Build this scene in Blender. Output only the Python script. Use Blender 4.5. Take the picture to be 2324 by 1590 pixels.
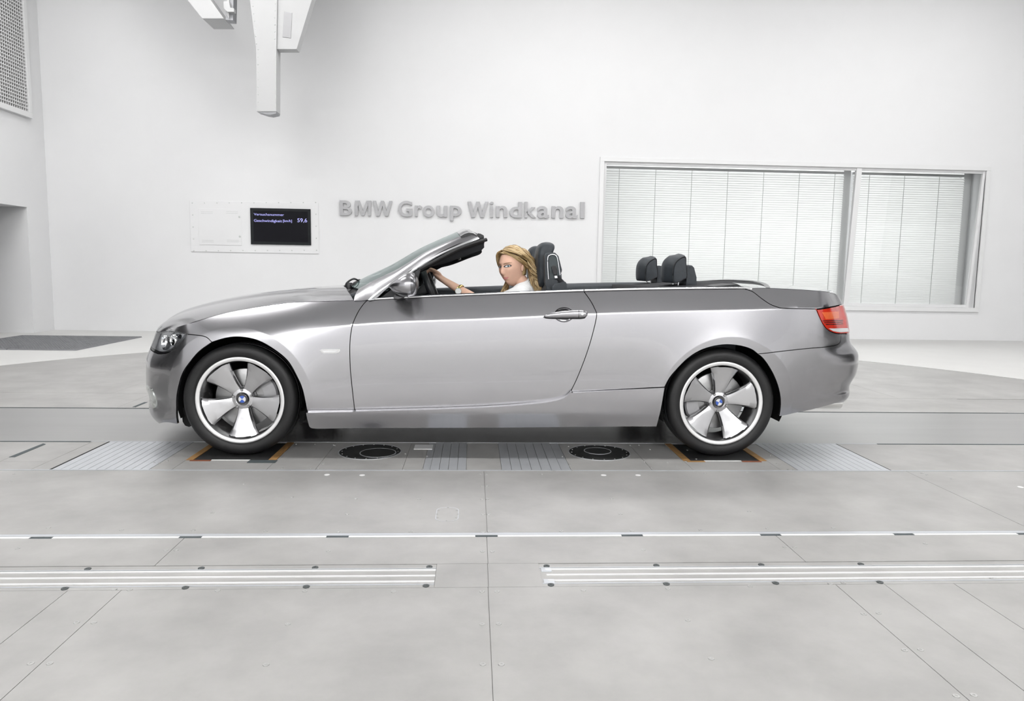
import bpy, bmesh, math, random
import numpy as np
from mathutils import Vector, Matrix
from mathutils.geometry import delaunay_2d_cdt
for o in list(bpy.data.objects): bpy.data.objects.remove(o)
scene = bpy.context.scene; COL = scene.collection
random.seed(7); PI = math.pi
# ---------------------------------------------------------------- camera
FPX, PITCH, YAW, ROLL = 1626.7, .1108, .0552, .0163
CAM = np.array([0., -4.9121, 1.0685])
_fw = np.array([math.sin(YAW)*math.cos(PITCH), math.cos(YAW)*math.cos(PITCH), -math.sin(PITCH)])
_rt = np.array([math.cos(YAW), -math.sin(YAW), 0]); _up = np.cross(_rt, _fw)
RT = _rt*math.cos(ROLL)+_up*math.sin(ROLL); UP = -_rt*math.sin(ROLL)+_up*math.cos(ROLL); FW = _fw
cam_d = bpy.data.cameras.new('camera'); cam = bpy.data.objects.new('camera', cam_d); COL.objects.link(cam)
cam_d.sensor_width = 36; cam_d.lens = 36*FPX/2324; cam_d.clip_start = .05
cam.matrix_world = Matrix(((RT[0],UP[0],-FW[0],CAM[0]),(RT[1],UP[1],-FW[1],CAM[1]),(RT[2],UP[2],-FW[2],CAM[2]),(0,0,0,1)))
scene.camera = cam
# ---------------------------------------------------------------- world, lamps, exposure
w = bpy.data.worlds.new('hall_air'); scene.world = w; w.use_nodes = True
w.node_tree.nodes['Background'].inputs[0].default_value = (.95,.97,1,1); w.node_tree.nodes['Background'].inputs[1].default_value = .25
def area(name, loc, size, power, rot=(0,0,0), col=(1,1,1)):
    d = bpy.data.lights.new(name, 'AREA'); d.shape = 'RECTANGLE'; d.size, d.size_y = size; d.energy = power; d.color = col
    o = bpy.data.objects.new(name, d); COL.objects.link(o); o.location = loc; o.rotation_euler = rot; return o
CEIL = 6.6
for lx in (-4.2, 1.6, 7.2):
    area('ceiling_lamp', (lx,3.6,CEIL-.06), (3.8,1.4), 150, col=(1,.99,.98))
    area('ceiling_lamp', (lx,-.9,CEIL-.06), (3.0,.28), 150, col=(1,.99,.98))
    area('ceiling_lamp', (lx,-13.6,CEIL-.06), (5.4,.9), 620, col=(1,.99,.98))  # added washer row, unseen: brightens the wall that the paint reflects
area('blind_backlight', (5.4,8.25,1.8), (6.6,2.6), 175, rot=(-PI/2,0,0))  # added light panel behind the blinds to brighten the slats
vs = scene.view_settings; vs.view_transform = 'Standard'; vs.look = 'None'; vs.exposure = 0.03; vs.gamma = 1; vs.use_curve_mapping = False
cy = scene.cycles; cy.max_bounces = 5; cy.diffuse_bounces = 2; cy.glossy_bounces = 3; cy.transmission_bounces = 6; cy.transparent_max_bounces = 10; cy.caustics_reflective = False; cy.caustics_refractive = False; cy.sample_clamp_indirect = 4.0; cy.use_adaptive_sampling = True; cy.adaptive_threshold = .07; cy.adaptive_min_samples = 12
# ---------------------------------------------------------------- pixel <-> place helpers (layout measured on the photograph, laid onto real planes)
def proj(P):
    d = np.asarray(P, float)-CAM; z = d@FW
    return np.stack([1162+FPX*(d@RT)/z, 795-FPX*(d@UP)/z], -1)
def ray(x, y): return (x-1162)/FPX*RT-(y-795)/FPX*UP+FW
def on_z(x, y, z=0.):
    d = ray(x, y); return CAM+d*(z-CAM[2])/d[2]
def on_y(x, y, Y):
    d = ray(x, y); return CAM+d*(Y-CAM[1])/d[1]
def on_x(x, y, X):
    d = ray(x, y); return CAM+d*(X-CAM[0])/d[0]
# ---------------------------------------------------------------- materials
MATS = {}
def mat(name, col, rough=.5, metal=0., coat=0., coat_rough=.03, noise=0., nscale=8., bump=0., bscale=60., emit=None, estr=1., spec=.5, stretch=None, trans=0., ior=1.45, alpha=1., aniso=0., sheen=0.):
    m = bpy.data.materials.new(name); m.use_nodes = True; nt = m.node_tree; b = nt.nodes['Principled BSDF']
    I = b.inputs; c = (*col, 1)
    I['Base Color'].default_value = c; I['Roughness'].default_value = rough; I['Metallic'].default_value = metal
    I['Coat Weight'].default_value = coat; I['Coat Roughness'].default_value = coat_rough; I['Specular IOR Level'].default_value = spec
    I['Transmission Weight'].default_value = trans; I['IOR'].default_value = ior; I['Alpha'].default_value = alpha; I['Anisotropic'].default_value = aniso
    I['Sheen Weight'].default_value = sheen
    if emit: I['Emission Color'].default_value = (*emit, 1); I['Emission Strength'].default_value = estr
    tc = nt.nodes.new('ShaderNodeTexCoord'); mp = nt.nodes.new('ShaderNodeMapping'); nt.links.new(tc.outputs['Object'], mp.inputs['Vector'])
    if stretch: mp.inputs['Scale'].default_value = stretch
    if noise:
        n = nt.nodes.new('ShaderNodeTexNoise'); n.inputs['Scale'].default_value = nscale; n.inputs['Detail'].default_value = 6; n.inputs['Roughness'].default_value = .6
        nt.links.new(mp.outputs[0], n.inputs['Vector'])
        r = nt.nodes.new('ShaderNodeMapRange'); r.inputs['From Min'].default_value = .3; r.inputs['From Max'].default_value = .7
        r.inputs['To Min'].default_value = 1-noise; r.inputs['To Max'].default_value = 1+noise
        nt.links.new(n.outputs['Fac'], r.inputs['Value'])
        mx = nt.nodes.new('ShaderNodeVectorMath'); mx.operation = 'SCALE'; mx.inputs[0].default_value = col
        nt.links.new(r.outputs[0], mx.inputs['Scale']); nt.links.new(mx.outputs[0], I['Base Color'])
    if bump:
        n2 = nt.nodes.new('ShaderNodeTexNoise'); n2.inputs['Scale'].default_value = bscale; n2.inputs['Detail'].default_value = 4
        nt.links.new(mp.outputs[0], n2.inputs['Vector'])
        bp = nt.nodes.new('ShaderNodeBump'); bp.inputs['Strength'].default_value = bump; bp.inputs['Distance'].default_value = .002
        nt.links.new(n2.outputs['Fac'], bp.inputs['Height']); nt.links.new(bp.outputs[0], I['Normal'])
    MATS[name] = m; return m
def thin_glass(name, tint, refl=.1, opac=.0, opcol=(.5,.6,.58)):
    m = bpy.data.materials.new(name); m.use_nodes = True; nt = m.node_tree; nt.nodes.clear()
    out = nt.nodes.new('ShaderNodeOutputMaterial'); tr = nt.nodes.new('ShaderNodeBsdfTransparent'); gl = nt.nodes.new('ShaderNodeBsdfGlossy'); df = nt.nodes.new('ShaderNodeBsdfDiffuse')
    tr.inputs[0].default_value = (*tint, 1); gl.inputs['Roughness'].default_value = .02; df.inputs[0].default_value = (*opcol, 1)
    lw = nt.nodes.new('ShaderNodeFresnel'); lw.inputs[0].default_value = 1.45
    m1 = nt.nodes.new('ShaderNodeMixShader'); m2 = nt.nodes.new('ShaderNodeMixShader'); m2.inputs[0].default_value = opac
    nt.links.new(lw.outputs[0], m1.inputs[0]); nt.links.new(tr.outputs[0], m1.inputs[1]); nt.links.new(gl.outputs[0], m1.inputs[2])
    nt.links.new(m1.outputs[0], m2.inputs[1]); nt.links.new(df.outputs[0], m2.inputs[2]); nt.links.new(m2.outputs[0], out.inputs[0])
    MATS[name] = m; return m
M = MATS
mat('paint', (.405,.402,.418), .25, .95, coat=.8, coat_rough=.03, noise=.02, nscale=900)
mat('wall_white', (.86,.865,.875), .75, noise=.012, nscale=1.2, bump=.05, bscale=30)
mat('ceiling_grey', (.52,.52,.53), .8, noise=.05, nscale=2)
mat('arm_grey', (.60,.605,.61), .5, noise=.01, nscale=3)
mat('duct_dark', (.10,.10,.105), .8, noise=.05, nscale=2)
mat('white_paint', (.84,.845,.85), .4, noise=.01, nscale=3)
mat('white_panel', (.88,.88,.88), .5, noise=.01, nscale=3)
mat('floor_plate', (.43,.425,.415), .42, .25, noise=.13, nscale=3.0, bump=.10, bscale=25, spec=.45)
mat('floor_base', (.41,.405,.395), .42, .25, noise=.10, nscale=2.2, bump=.10, bscale=25, spec=.45)
mat('floor_white', (.66,.66,.65), .6, noise=.02, nscale=2)
mat('seam_dark', (.03,.03,.03), .8, noise=.1)
mat('belt_steel', (.43,.43,.425), .33, .55, noise=.05, nscale=1.6, stretch=(.3,4,1), bump=.04, bscale=80)
mat('alu_plate', (.62,.64,.67), .38, .55, noise=.05, nscale=3, bump=.05, bscale=60)
mat('alu_bright', (.90,.90,.90), .45, .2, noise=.02, nscale=5)
mat('black_rubber', (.018,.018,.019), .62, noise=.15, nscale=14, bump=.1, bscale=120)
mat('tyre_rubber', (.011,.011,.0115), .5, noise=.12, nscale=20)
mat('black_plastic', (.02,.021,.023), .45, noise=.1, nscale=30)
mat('leather_dark', (.035,.042,.05), .5, noise=.10, nscale=40, bump=.25, bscale=260)
mat('fabric_black', (.02,.021,.024), .85, noise=.1, nscale=90, bump=.2, bscale=500)
mat('under_black', (.006,.006,.006), .9, noise=.1)
mat('chrome', (.86,.87,.88), .12, 1., noise=.01, nscale=5)
mat('mirror_grey', (.20,.20,.21), .25, .9, noise=.02)
mat('satin_chrome', (.82,.83,.85), .28, 1., noise=.01, nscale=5)
mat('alloy', (.50,.50,.51), .28, .85, coat=.6, noise=.02, nscale=10)
mat('alloy_lip', (.86,.86,.86), .32, .6, coat=.4, noise=.01, nscale=10)
mat('brake_iron', (.30,.30,.30), .38, .9, noise=.06, nscale=20)
mat('caliper_grey', (.36,.36,.37), .45, .5, noise=.06, nscale=20)
mat('wood_brown', (.34,.19,.07), .55, noise=.2, nscale=9, stretch=(1,6,1))
mat('wood_red', (.22,.075,.035), .55, noise=.2, nscale=9)
mat('rubber_grey', (.06,.075,.08), .6, noise=.1)
mat('disc_dark', (.035,.036,.036), .5, .3, noise=.25, nscale=12)
mat('bolt_steel', (.50,.50,.49), .4, .6, noise=.05, nscale=40)
mat('bolt_dark', (.09,.10,.10), .5, .4, noise=.1, nscale=40)
mat('screen_black', (.008,.008,.011), .55, spec=.15, noise=.1, nscale=4)
mat('screen_frame', (.018,.020,.022), .55, spec=.2, noise=.1, nscale=20)
mat('screen_text', (.1,.1,.2), .5, emit=(.46,.46,.95), estr=1.0)
mat('letter_steel', (.41,.41,.42), .5, .5, noise=.03, nscale=4)
mat('cord_grey', (.62,.64,.63), .7, noise=.02)
mat('vent_dark', (.30,.29,.285), .8, noise=.3, nscale=3)
mat('grating_steel', (.36,.365,.38), .5, .5, noise=.1, nscale=10)
mat('tail_red', (.62,.030,.012), .18, coat=1., noise=.05, nscale=30)
mat('tail_orange', (.85,.16,.05), .25, coat=1., noise=.08, nscale=60)
mat('tail_white', (.80,.80,.80), .2, coat=1., noise=.02, nscale=30)
mat('lamp_reflector', (.92,.93,.94), .35, .0, noise=.02, nscale=20)
mat('lamp_lens', (.55,.58,.55), .1, .6, coat=1., noise=.05, nscale=30)
mat('skin', (.80,.50,.37), .5, noise=.04, nscale=30, spec=.4)
mat('skin_face', (.72,.43,.31), .45, noise=.03, nscale=40, spec=.4)
mat('lips', (.66,.27,.25), .35, noise=.03, nscale=50)
mat('eye_white', (.85,.85,.86), .2, noise=.01)
mat('eye_iris', (.12,.20,.22), .15, noise=.1, nscale=200)
mat('eye_makeup', (.045,.035,.035), .6, noise=.1)
mat('brow_brown', (.33,.20,.12), .8, noise=.1)
mat('jacket_white', (.86,.87,.87), .8, noise=.015, nscale=20, bump=.15, bscale=400)
mat('trouser_dark', (.05,.05,.06), .8, noise=.1)
mat('watch_gold', (.80,.62,.25), .25, .9, noise=.05, nscale=40)
mat('watch_face', (.86,.88,.85), .2, coat=1., noise=.02)
mat('logo_blue', (.02,.10,.52), .3, coat=1., noise=.02)
mat('logo_white', (.85,.86,.88), .3, coat=1., noise=.02)
mat('logo_black', (.01,.01,.011), .25, coat=1., noise=.02)
mat('exhaust_steel', (.80,.80,.78), .25, .9, noise=.03)
thin_glass('glass_clear', (.985,.992,.989)); thin_glass('glass_wind', (.60,.74,.72), opac=.18, opcol=(.45,.62,.60)); thin_glass('glass_lamp', (.97,.98,1.))
def hair_mat():
    m = mat('hair_blond', (.52,.33,.13), .38, spec=.6); nt = m.node_tree; b = nt.nodes['Principled BSDF']
    g = nt.nodes.new('ShaderNodeNewGeometry'); cr = nt.nodes.new('ShaderNodeValToRGB'); e = cr.color_ramp.elements
    e[0].position = 0.; e[0].color = (.15,.085,.035,1); e[1].position = 1.; e[1].color = (.72,.56,.32,1); q = e.new(.35); q.color = (.36,.235,.10,1); q = e.new(.7); q.color = (.54,.385,.19,1)
    nt.links.new(g.outputs['Random Per Island'], cr.inputs[0]); nt.links.new(cr.outputs[0], b.inputs['Base Color'])
hair_mat()
def slat_mat():
    m = mat('blind_slat', (.88,.885,.88), .5); nt = m.node_tree; b = nt.nodes['Principled BSDF']; out = nt.nodes['Material Output']
    tr = nt.nodes.new('ShaderNodeBsdfTranslucent'); tr.inputs[0].default_value = (.90,.905,.90,1); mx = nt.nodes.new('ShaderNodeMixShader'); mx.inputs[0].default_value = .35
    nt.links.new(b.outputs[0], mx.inputs[1]); nt.links.new(tr.outputs[0], mx.inputs[2]); nt.links.new(mx.outputs[0], out.inputs[0])
slat_mat()
# ---------------------------------------------------------------- object helpers
def world_of(o):
    m = o.matrix_basis.copy()
    return world_of(o.parent) @ o.matrix_parent_inverse @ m if o.parent else m
def attach(o, parent):
    if parent is not None:
        o.parent = parent; o.matrix_parent_inverse = world_of(parent).inverted()
def empty(name, loc, label=None, cat=None, group=None):
    o = bpy.data.objects.new(name, None); COL.objects.link(o); o.location = loc; o.empty_display_size = .1
    if label: tag(o, label, cat, group)
    return o
def tag(o, label, cat=None, group=None, kind=None):
    if label: o['label'] = label
    if cat: o['category'] = cat
    if group: o['group'] = group
    if kind: o['kind'] = kind
    return o
def mesh_obj(name, V, Fc, m, parent=None, smooth=False, midx=None, normals=None):
    me = bpy.data.meshes.new(name); me.from_pydata([tuple(map(float, v)) for v in V], [], [tuple(map(int, f)) for f in Fc])
    for mm in (m if isinstance(m, (list, tuple)) else [m]): me.materials.append(M[mm])
    if midx is not None: me.polygons.foreach_set('material_index', list(midx))
    if smooth: me.polygons.foreach_set('use_smooth', [True]*len(me.polygons))
    me.update()
    if normals is not None: me.normals_split_custom_set_from_vertices([tuple(map(float, n)) for n in normals])
    o = bpy.data.objects.new(name, me); COL.objects.link(o); attach(o, parent); return o
def bm_obj(name, bm, m, parent=None, smooth=False, angle=None):
    me = bpy.data.meshes.new(name); bmesh.ops.recalc_face_normals(bm, faces=bm.faces[:]); bm.to_mesh(me); bm.free()
    for mm in (m if isinstance(m, (list, tuple)) else [m]): me.materials.append(M[mm])
    if smooth:
        me.polygons.foreach_set('use_smooth', [True]*len(me.polygons))
        if angle is not None: me.set_sharp_from_angle(angle=math.radians(angle))
    o = bpy.data.objects.new(name, me); COL.objects.link(o); attach(o, parent); return o
def bm_box(bm, c, s, rot=None, bevel=0., mi=0):
    r = bmesh.ops.create_cube(bm, size=1); vs_ = r['verts']; bmesh.ops.scale(bm, vec=s, verts=vs_)
    if bevel:
        es = list({e for v in vs_ for e in v.link_edges}); r2 = bmesh.ops.bevel(bm, geom=es, offset=bevel, segments=2, affect='EDGES', profile=.7); vs_ = list({v for f in r2['faces'] for v in f.verts} | set(v for v in vs_ if v.is_valid))
    if rot is not None: bmesh.ops.rotate(bm, cent=(0,0,0), matrix=rot, verts=vs_)
    bmesh.ops.translate(bm, vec=c, verts=vs_)
    if mi:
        for f in {f for v in vs_ for f in v.link_faces}: f.material_index = mi
    return vs_
def box(name, x0, x1, y0, y1, z0, z1, m, parent=None, bevel=0.):
    bm = bmesh.new(); bm_box(bm, ((x0+x1)/2,(y0+y1)/2,(z0+z1)/2), (abs(x1-x0),abs(y1-y0),abs(z1-z0)), bevel=bevel); return bm_obj(name, bm, m, parent)
def bm_lathe(bm, prof, n, axis='Y', c=(0,0,0), mi=0, a0=0., a1=2*PI):
    full = abs(a1-a0-2*PI) < 1e-6; rings = []
    for k in range(n if full else n+1):
        a = a0+(a1-a0)*k/n; ca, sa = math.cos(a), math.sin(a); ring = []
        for r, h in prof:
            p = {'Y':(r*ca,h,r*sa),'Z':(r*ca,r*sa,h),'X':(h,r*ca,r*sa)}[axis]
            ring.append(bm.verts.new((p[0]+c[0],p[1]+c[1],p[2]+c[2])))
        rings.append(ring)
    K = len(rings)
    for k in range(K if full else K-1):
        A, B = rings[k], rings[(k+1)%K]
        for i in range(len(prof)-1):
            try: bm.faces.new((A[i],A[i+1],B[i+1],B[i])).material_index = mi
            except ValueError: pass
    bmesh.ops.remove_doubles(bm, verts=[v for r in rings for v in r], dist=1e-6)
def cat_rom(P, n=6, closed=False):
    P = np.asarray(P, float); out = []; N = len(P)
    for i in range(N if closed else N-1):
        if closed: p0,p1,p2,p3 = P[i-1],P[i],P[(i+1)%N],P[(i+2)%N]
        else: p1,p2 = P[i],P[i+1]; p0 = P[i-1] if i else 2*p1-p2; p3 = P[i+2] if i+2 < N else 2*p2-p1
        for k in range(n):
            t = k/n; out.append(.5*((2*p1)+(p2-p0)*t+(2*p0-5*p1+4*p2-p3)*t*t+(3*p1-p0-3*p2+p3)*t**3))
    if not closed: out.append(P[-1])
    return np.array(out)
def bm_tube(bm, path, rad, n=10, mi=0, flat=None, up=(0,0,1), cap=True):
    """swept tube; rad a number or list; flat=(a,b) scales the two cross directions"""
    P = np.asarray(path, float); N = len(P); rad = np.broadcast_to(np.asarray(rad, float), (N,)); rings = []
    T = np.gradient(P, axis=0); T /= np.linalg.norm(T, axis=1)[:,None]+1e-12; u = np.array(up, float)
    for i in range(N):
        a = np.cross(T[i], u); 
        if np.linalg.norm(a) < 1e-4: a = np.cross(T[i], (1,0,0))
        a /= np.linalg.norm(a); b = np.cross(a, T[i]); fa, fb = flat if flat else (1,1)
        rings.append([bm.verts.new(P[i]+rad[i]*(fa*math.cos(2*PI*k/n)*a+fb*math.sin(2*PI*k/n)*b)) for k in range(n)])
    for i in range(N-1):
        for k in range(n): bm.faces.new((rings[i][k],rings[i][(k+1)%n],rings[i+1][(k+1)%n],rings[i+1][k])).material_index = mi
    if cap:
        for r in (rings[0], rings[-1]):
            f = bm.faces.new(r); f.material_index = mi
def tube(name, path, rad, m, parent=None, n=10, flat=None, up=(0,0,1)):
    bm = bmesh.new(); bm_tube(bm, path, rad, n, flat=flat, up=up); return bm_obj(name, bm, m, parent, True, 50)
def bm_prism(bm, poly, axis, h0, h1, mi=0):
    """extrude a 2-D outline; axis Y: (x,z), axis Z: (x,y), axis X: (y,z)"""
    def p3(p, h): return {'Y':(p[0],h,p[1]),'Z':(p[0],p[1],h),'X':(h,p[0],p[1])}[axis]
    a = [bm.verts.new(p3(p, h0)) for p in poly]; b = [bm.verts.new(p3(p, h1)) for p in poly]; n = len(poly)
    fs = [bm.faces.new(a), bm.faces.new(b[::-1])]+[bm.faces.new((a[i],b[i],b[(i+1)%n],a[(i+1)%n])) for i in range(n)]
    for f in fs: f.material_index = mi
    return a+b
def prism(name, poly, axis, h0, h1, m, parent=None, bevel=0., smooth=False):
    bm = bmesh.new(); bm_prism(bm, poly, axis, h0, h1)
    if bevel: bmesh.ops.bevel(bm, geom=bm.edges[:], offset=bevel, segments=2, affect='EDGES', profile=.7)
    return bm_obj(name, bm, m, parent, smooth, 40)
def blob(name, m, parent, fn, nu=24, nv=16, smooth=True):
    """closed surface from fn(u in 0..1 around, v in 0..1 pole to pole)"""
    V = [fn(0,0)]; Fc = []
    for j in range(1, nv):
        for i in range(nu): V.append(fn(i/nu, j/nv))
    V.append(fn(0,1)); L = len(V)-1
    for i in range(nu):
        Fc.append((0, 1+i, 1+(i+1)%nu)); Fc.append((L, 1+(nv-2)*nu+(i+1)%nu, 1+(nv-2)*nu+i))
        for j in range(nv-2): a = 1+j*nu; Fc.append((a+i, a+nu+i, a+nu+(i+1)%nu, a+(i+1)%nu))
    o = mesh_obj(name, V, Fc, m, parent, smooth); fix_normals(o); return o
def fix_normals(o):
    bm = bmesh.new(); bm.from_mesh(o.data); bmesh.ops.recalc_face_normals(bm, faces=bm.faces[:]); bm.to_mesh(o.data); bm.free(); o.data.update()
def copy_of(o, parent=None, loc=None):
    c = o.copy(); COL.objects.link(c)
    if parent is not None: attach(c, parent)
    if loc is not None: c.location = loc
    return c
def loft(name, rows, m, parent=None, smooth=True, close_u=False):
    R_ = len(rows); N = len(rows[0]); V = [p for r in rows for p in r]; Fc = []
    for i in range(R_-1):
        for k in range(N if close_u else N-1):
            k2 = (k+1)%N; Fc.append((i*N+k, i*N+k2, (i+1)*N+k2, (i+1)*N+k))
    return mesh_obj(name, V, Fc, m, parent, smooth)
# ---------------------------------------------------------------- car body surface (analytic, near side; mirrored for the far side)
def nat_spline(xs, ys):
    xs = np.asarray(xs, float); ys = np.asarray(ys, float); n = len(xs); hh = np.diff(xs)
    A = np.zeros((n, n)); b = np.zeros(n); A[0, 0] = A[-1, -1] = 1
    for i in range(1, n-1):
        A[i, i-1] = hh[i-1]; A[i, i] = 2*(hh[i-1]+hh[i]); A[i, i+1] = hh[i]
        b[i] = 6*((ys[i+1]-ys[i])/hh[i]-(ys[i]-ys[i-1])/hh[i-1])
    m = np.linalg.solve(A, b)
    def ev(x, der=0):
        x = np.asarray(x, float); i = np.clip(np.searchsorted(xs, x)-1, 0, n-2); h_ = hh[i]; a = (xs[i+1]-x)/h_; c = (x-xs[i])/h_
        if der: return (ys[i+1]-ys[i])/h_ - (3*a*a-1)/6*h_*m[i] + (3*c*c-1)/6*h_*m[i+1]
        return a*ys[i]+c*ys[i+1]+((a**3-a)*m[i]+(c**3-c)*m[i+1])*h_*h_/6
    return ev
PLAN = [(-2.085,0),(-2.07,-.25),(-2.02,-.45),(-1.93,-.62),(-1.80,-.745),(-1.62,-.825),(-1.306,-.87),(-.7,-.883),(0,-.888),(.8,-.892),(1.454,-.892),(1.85,-.865),(2.15,-.80),(2.33,-.70),(2.44,-.52),(2.49,-.28),(2.505,0)]
_pl = np.array(PLAN); _sk = np.concatenate([[0], np.cumsum(np.hypot(*np.diff(_pl, axis=0).T))])
PX = nat_spline(_sk, _pl[:,0]); PY = nat_spline(_sk, _pl[:,1]); SMAX = _sk[-1]
def smooth(a, b, x):
    t = np.clip((x-a)/(b-a), 0, 1); return t*t*(3-2*t)
_cx = [-2.2,-1.6,-.938,-.671,.004,.69,1.324,2.1,2.6]; _cz = [.66,.685,.724,.755,.796,.836,.863,.886,.892]
ZC = nat_spline(_cx, _cz)
XF, XR, ZW = -1.306, 1.454, .318
NOSE = [(0.0, 0.2), (0.1, 0.1051), (0.12, 0.0728), (0.14, 0.0523), (0.16, 0.0407), (0.18, 0.0337), (0.2, 0.0302), (0.22, 0.0302), (0.24, 0.0331), (0.26, 0.0368), (0.28, 0.0364), (0.3, 0.0298), (0.32, 0.0235), (0.34, 0.021), (0.36, 0.0205), (0.38, 0.0209), (0.4, 0.0216), (0.42, 0.0223), (0.44, 0.0231), (0.46, 0.0238), (0.48, 0.0251), (0.5, 0.0278), (0.52, 0.0328), (0.54, 0.0403), (0.56, 0.0487), (0.58, 0.057), (0.6, 0.0648), (0.62, 0.0719), (0.64, 0.0788), (0.66, 0.0857), (0.68, 0.0959), (0.7, 0.1125), (0.72, 0.127), (0.74, 0.1321), (0.78, 0.17), (0.9, 0.26)]
TAIL = [(0.0, 0.5), (0.24, 0.1527), (0.26, 0.1043), (0.28, 0.0723), (0.3, 0.053), (0.32, 0.0411), (0.34, 0.0375), (0.36, 0.0412), (0.38, 0.0429), (0.4, 0.038), (0.42, 0.0293), (0.44, 0.0189), (0.46, 0.0109), (0.48, 0.0065), (0.5, 0.0039), (0.52, 0.0019), (0.54, 0.0011), (0.56, 0.002), (0.58, 0.004), (0.6, 0.0104), (0.62, 0.0258), (0.64, 0.0437), (0.66, 0.0551), (0.68, 0.0596), (0.7, 0.0618), (0.72, 0.0642), (0.74, 0.067), (0.76, 0.0701), (0.78, 0.0739), (0.8, 0.0785), (0.82, 0.0838), (0.84, 0.09), (0.86, 0.097), (0.88, 0.1043), (0.9, 0.1128), (0.92, 0.1227), (0.94, 0.1338), (0.96, 0.1462), (0.98, 0.1565), (1.0, 0.1608), (1.1, 0.3)]
def itab(tab, z):
    t = np.array(tab); return np.interp(z, t[:,0], t[:,1])
def flare(X, z, xc, zc_, r0, amp, fall):
    r = np.hypot(X-xc, z-zc_); up_ = smooth(-.25, .05, z-zc_)*.75+.25
    return np.where(r < r0, amp, amp*np.exp(-(np.maximum(r-r0,0)/fall)))*up_
def inset(s, z):
    X = PX(s); zc = ZC(X); t = z-zc
    k1 = .44-.04*smooth(-.5,-1.2,X); k2 = .5+1.5*smooth(-.5,-1.2,X)
    soft = smooth(-1.0,-.62,X)          # the crease fades out on the front wing
    up_ = np.where(t > 0, k1*t+k2*t*t, 0)
    u = np.maximum(-t, 0)
    dn = np.where(t <= 0, -.085*u+.25*u*u, 0)
    # softened version of the crease for the front wing
    e = .05; ts = .5*(t+np.sqrt(t*t+e*e)); us = .5*(-t+np.sqrt(t*t+e*e))
    up_s = k1*ts+k2*ts*ts; dn_s = -.085*us+.25*us*us
    side = soft*(up_+dn)+(1-soft)*(up_s+dn_s-.012)
    wn = smooth(-1.58, -1.90, X); wt = smooth(2.0, 2.32, X)
    d = (1-wn-wt)*side+wn*itab(NOSE, z)+wt*itab(TAIL, z)
    d = d-flare(X, z, XF, ZW, .415, .016, .09)*(1-wn)-flare(X, z, XR+.02, ZW-.01, .405, .018, .11)*(1-wt)
    return d
def F(s, z, off=0.):
    s = np.asarray(s, float); z = np.asarray(z, float)
    tx, ty = PX(s,1), PY(s,1); L = np.hypot(tx, ty); d = inset(s, z)-off
    return np.stack([PX(s)-ty/L*d, PY(s)+tx/L*d, z], -1)
def FN(s, z, off=None):                  # outward unit normal by finite differences
    e = .002; o0 = off if off is not None else (lambda a, b: 0.)
    a = F(s+e, z, o0(s+e, z))-F(s-e, z, o0(s-e, z)); b = F(s, z+e, o0(s, z+e))-F(s, z-e, o0(s, z-e))
    n = np.cross(a, b); return n/np.linalg.norm(n, axis=-1)[...,None]
_sg = np.linspace(0, SMAX, 1200); _xg = PX(_sg)
def sz(x, y):                            # where the line of sight through a photo point meets the body side
    p = on_y(x, y, -.86); s = float(np.interp(p[0], _xg, _sg)); z = float(p[2])
    for _ in range(30):
        f0 = proj(F(s, z)); e = 1e-4
        J = np.stack([(proj(F(s+e, z))-f0)/e, (proj(F(s, z+e))-f0)/e], -1)
        r = np.array([x, y])-f0
        if abs(r).max() < .02: break
        dl = np.linalg.lstsq(J.T@J+1e-2*np.eye(2), J.T@r, rcond=None)[0]; dl *= min(1, .06/max(1e-9, np.abs(dl).max()))
        s = min(max(s+dl[0], 0), SMAX); z = min(max(z+dl[1], .02), 1.08)
    return s, z
# ---------------------------------------------------------------- the hall
YB, XL, XR_, YF = 7.0, -6.74, 13.0, -14.5
def struct(o): o['kind'] = 'structure'; return o
FC = (.4, .0); FR = 6.0
bm = bmesh.new(); bm_prism(bm, [(FC[0]+FR*math.cos(2*PI*k/160), FC[1]+FR*math.sin(2*PI*k/160)) for k in range(160)], 'Z', -.30, -.004)
floor = struct(bm_obj('floor', bm, 'floor_base'))
bm = bmesh.new(); N = 160; outer = []
ring_i = [bm.verts.new((FC[0]+FR*math.cos(2*PI*k/N), FC[1]+FR*math.sin(2*PI*k/N), .0)) for k in range(N)]
ring_b = [bm.verts.new((v.co.x, v.co.y, -.3)) for v in ring_i]
def sq(k):
    a = 2*PI*k/N; c, s_ = math.cos(a), math.sin(a); tx = ((XR_+.3-FC[0]) if c > 0 else (XL-.8-FC[0]))/c if abs(c) > 1e-6 else 1e9; ty = ((YB+.8) if s_ > 0 else (YF-.3))/s_ if abs(s_) > 1e-6 else 1e9
    t = min(tx, ty); return (FC[0]+t*c, FC[1]+t*s_, 0)
ring_o = [bm.verts.new(sq(k)) for k in range(N)]
for k in range(N):
    j = (k+1)%N; bm.faces.new((ring_i[k],ring_i[j],ring_o[j],ring_o[k])); bm.faces.new((ring_i[k],ring_b[k],ring_b[j],ring_i[j]))
floor2 = struct(bm_obj('floor', bm, 'floor_white'))
# back wall with the control-room window opening
wx0, wx1, wz0, wz1 = 2.12, 8.62, .56, 2.87
TH = .5
def wall_boxes(name, rects, y0, y1, m):
    bm = bmesh.new()
    for (a, b, c, d) in rects: bm_box(bm, ((a+b)/2, (y0+y1)/2, (c+d)/2), (b-a, y1-y0, d-c))
    return struct(bm_obj(name, bm, m))
wall_boxes('wall_back', [(XL-.4, wx0, 0, CEIL),(wx1, XR_+.3, 0, CEIL),(wx0, wx1, 0, wz0),(wx0, wx1, wz1, CEIL)], YB, YB+TH, 'wall_white')
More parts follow.
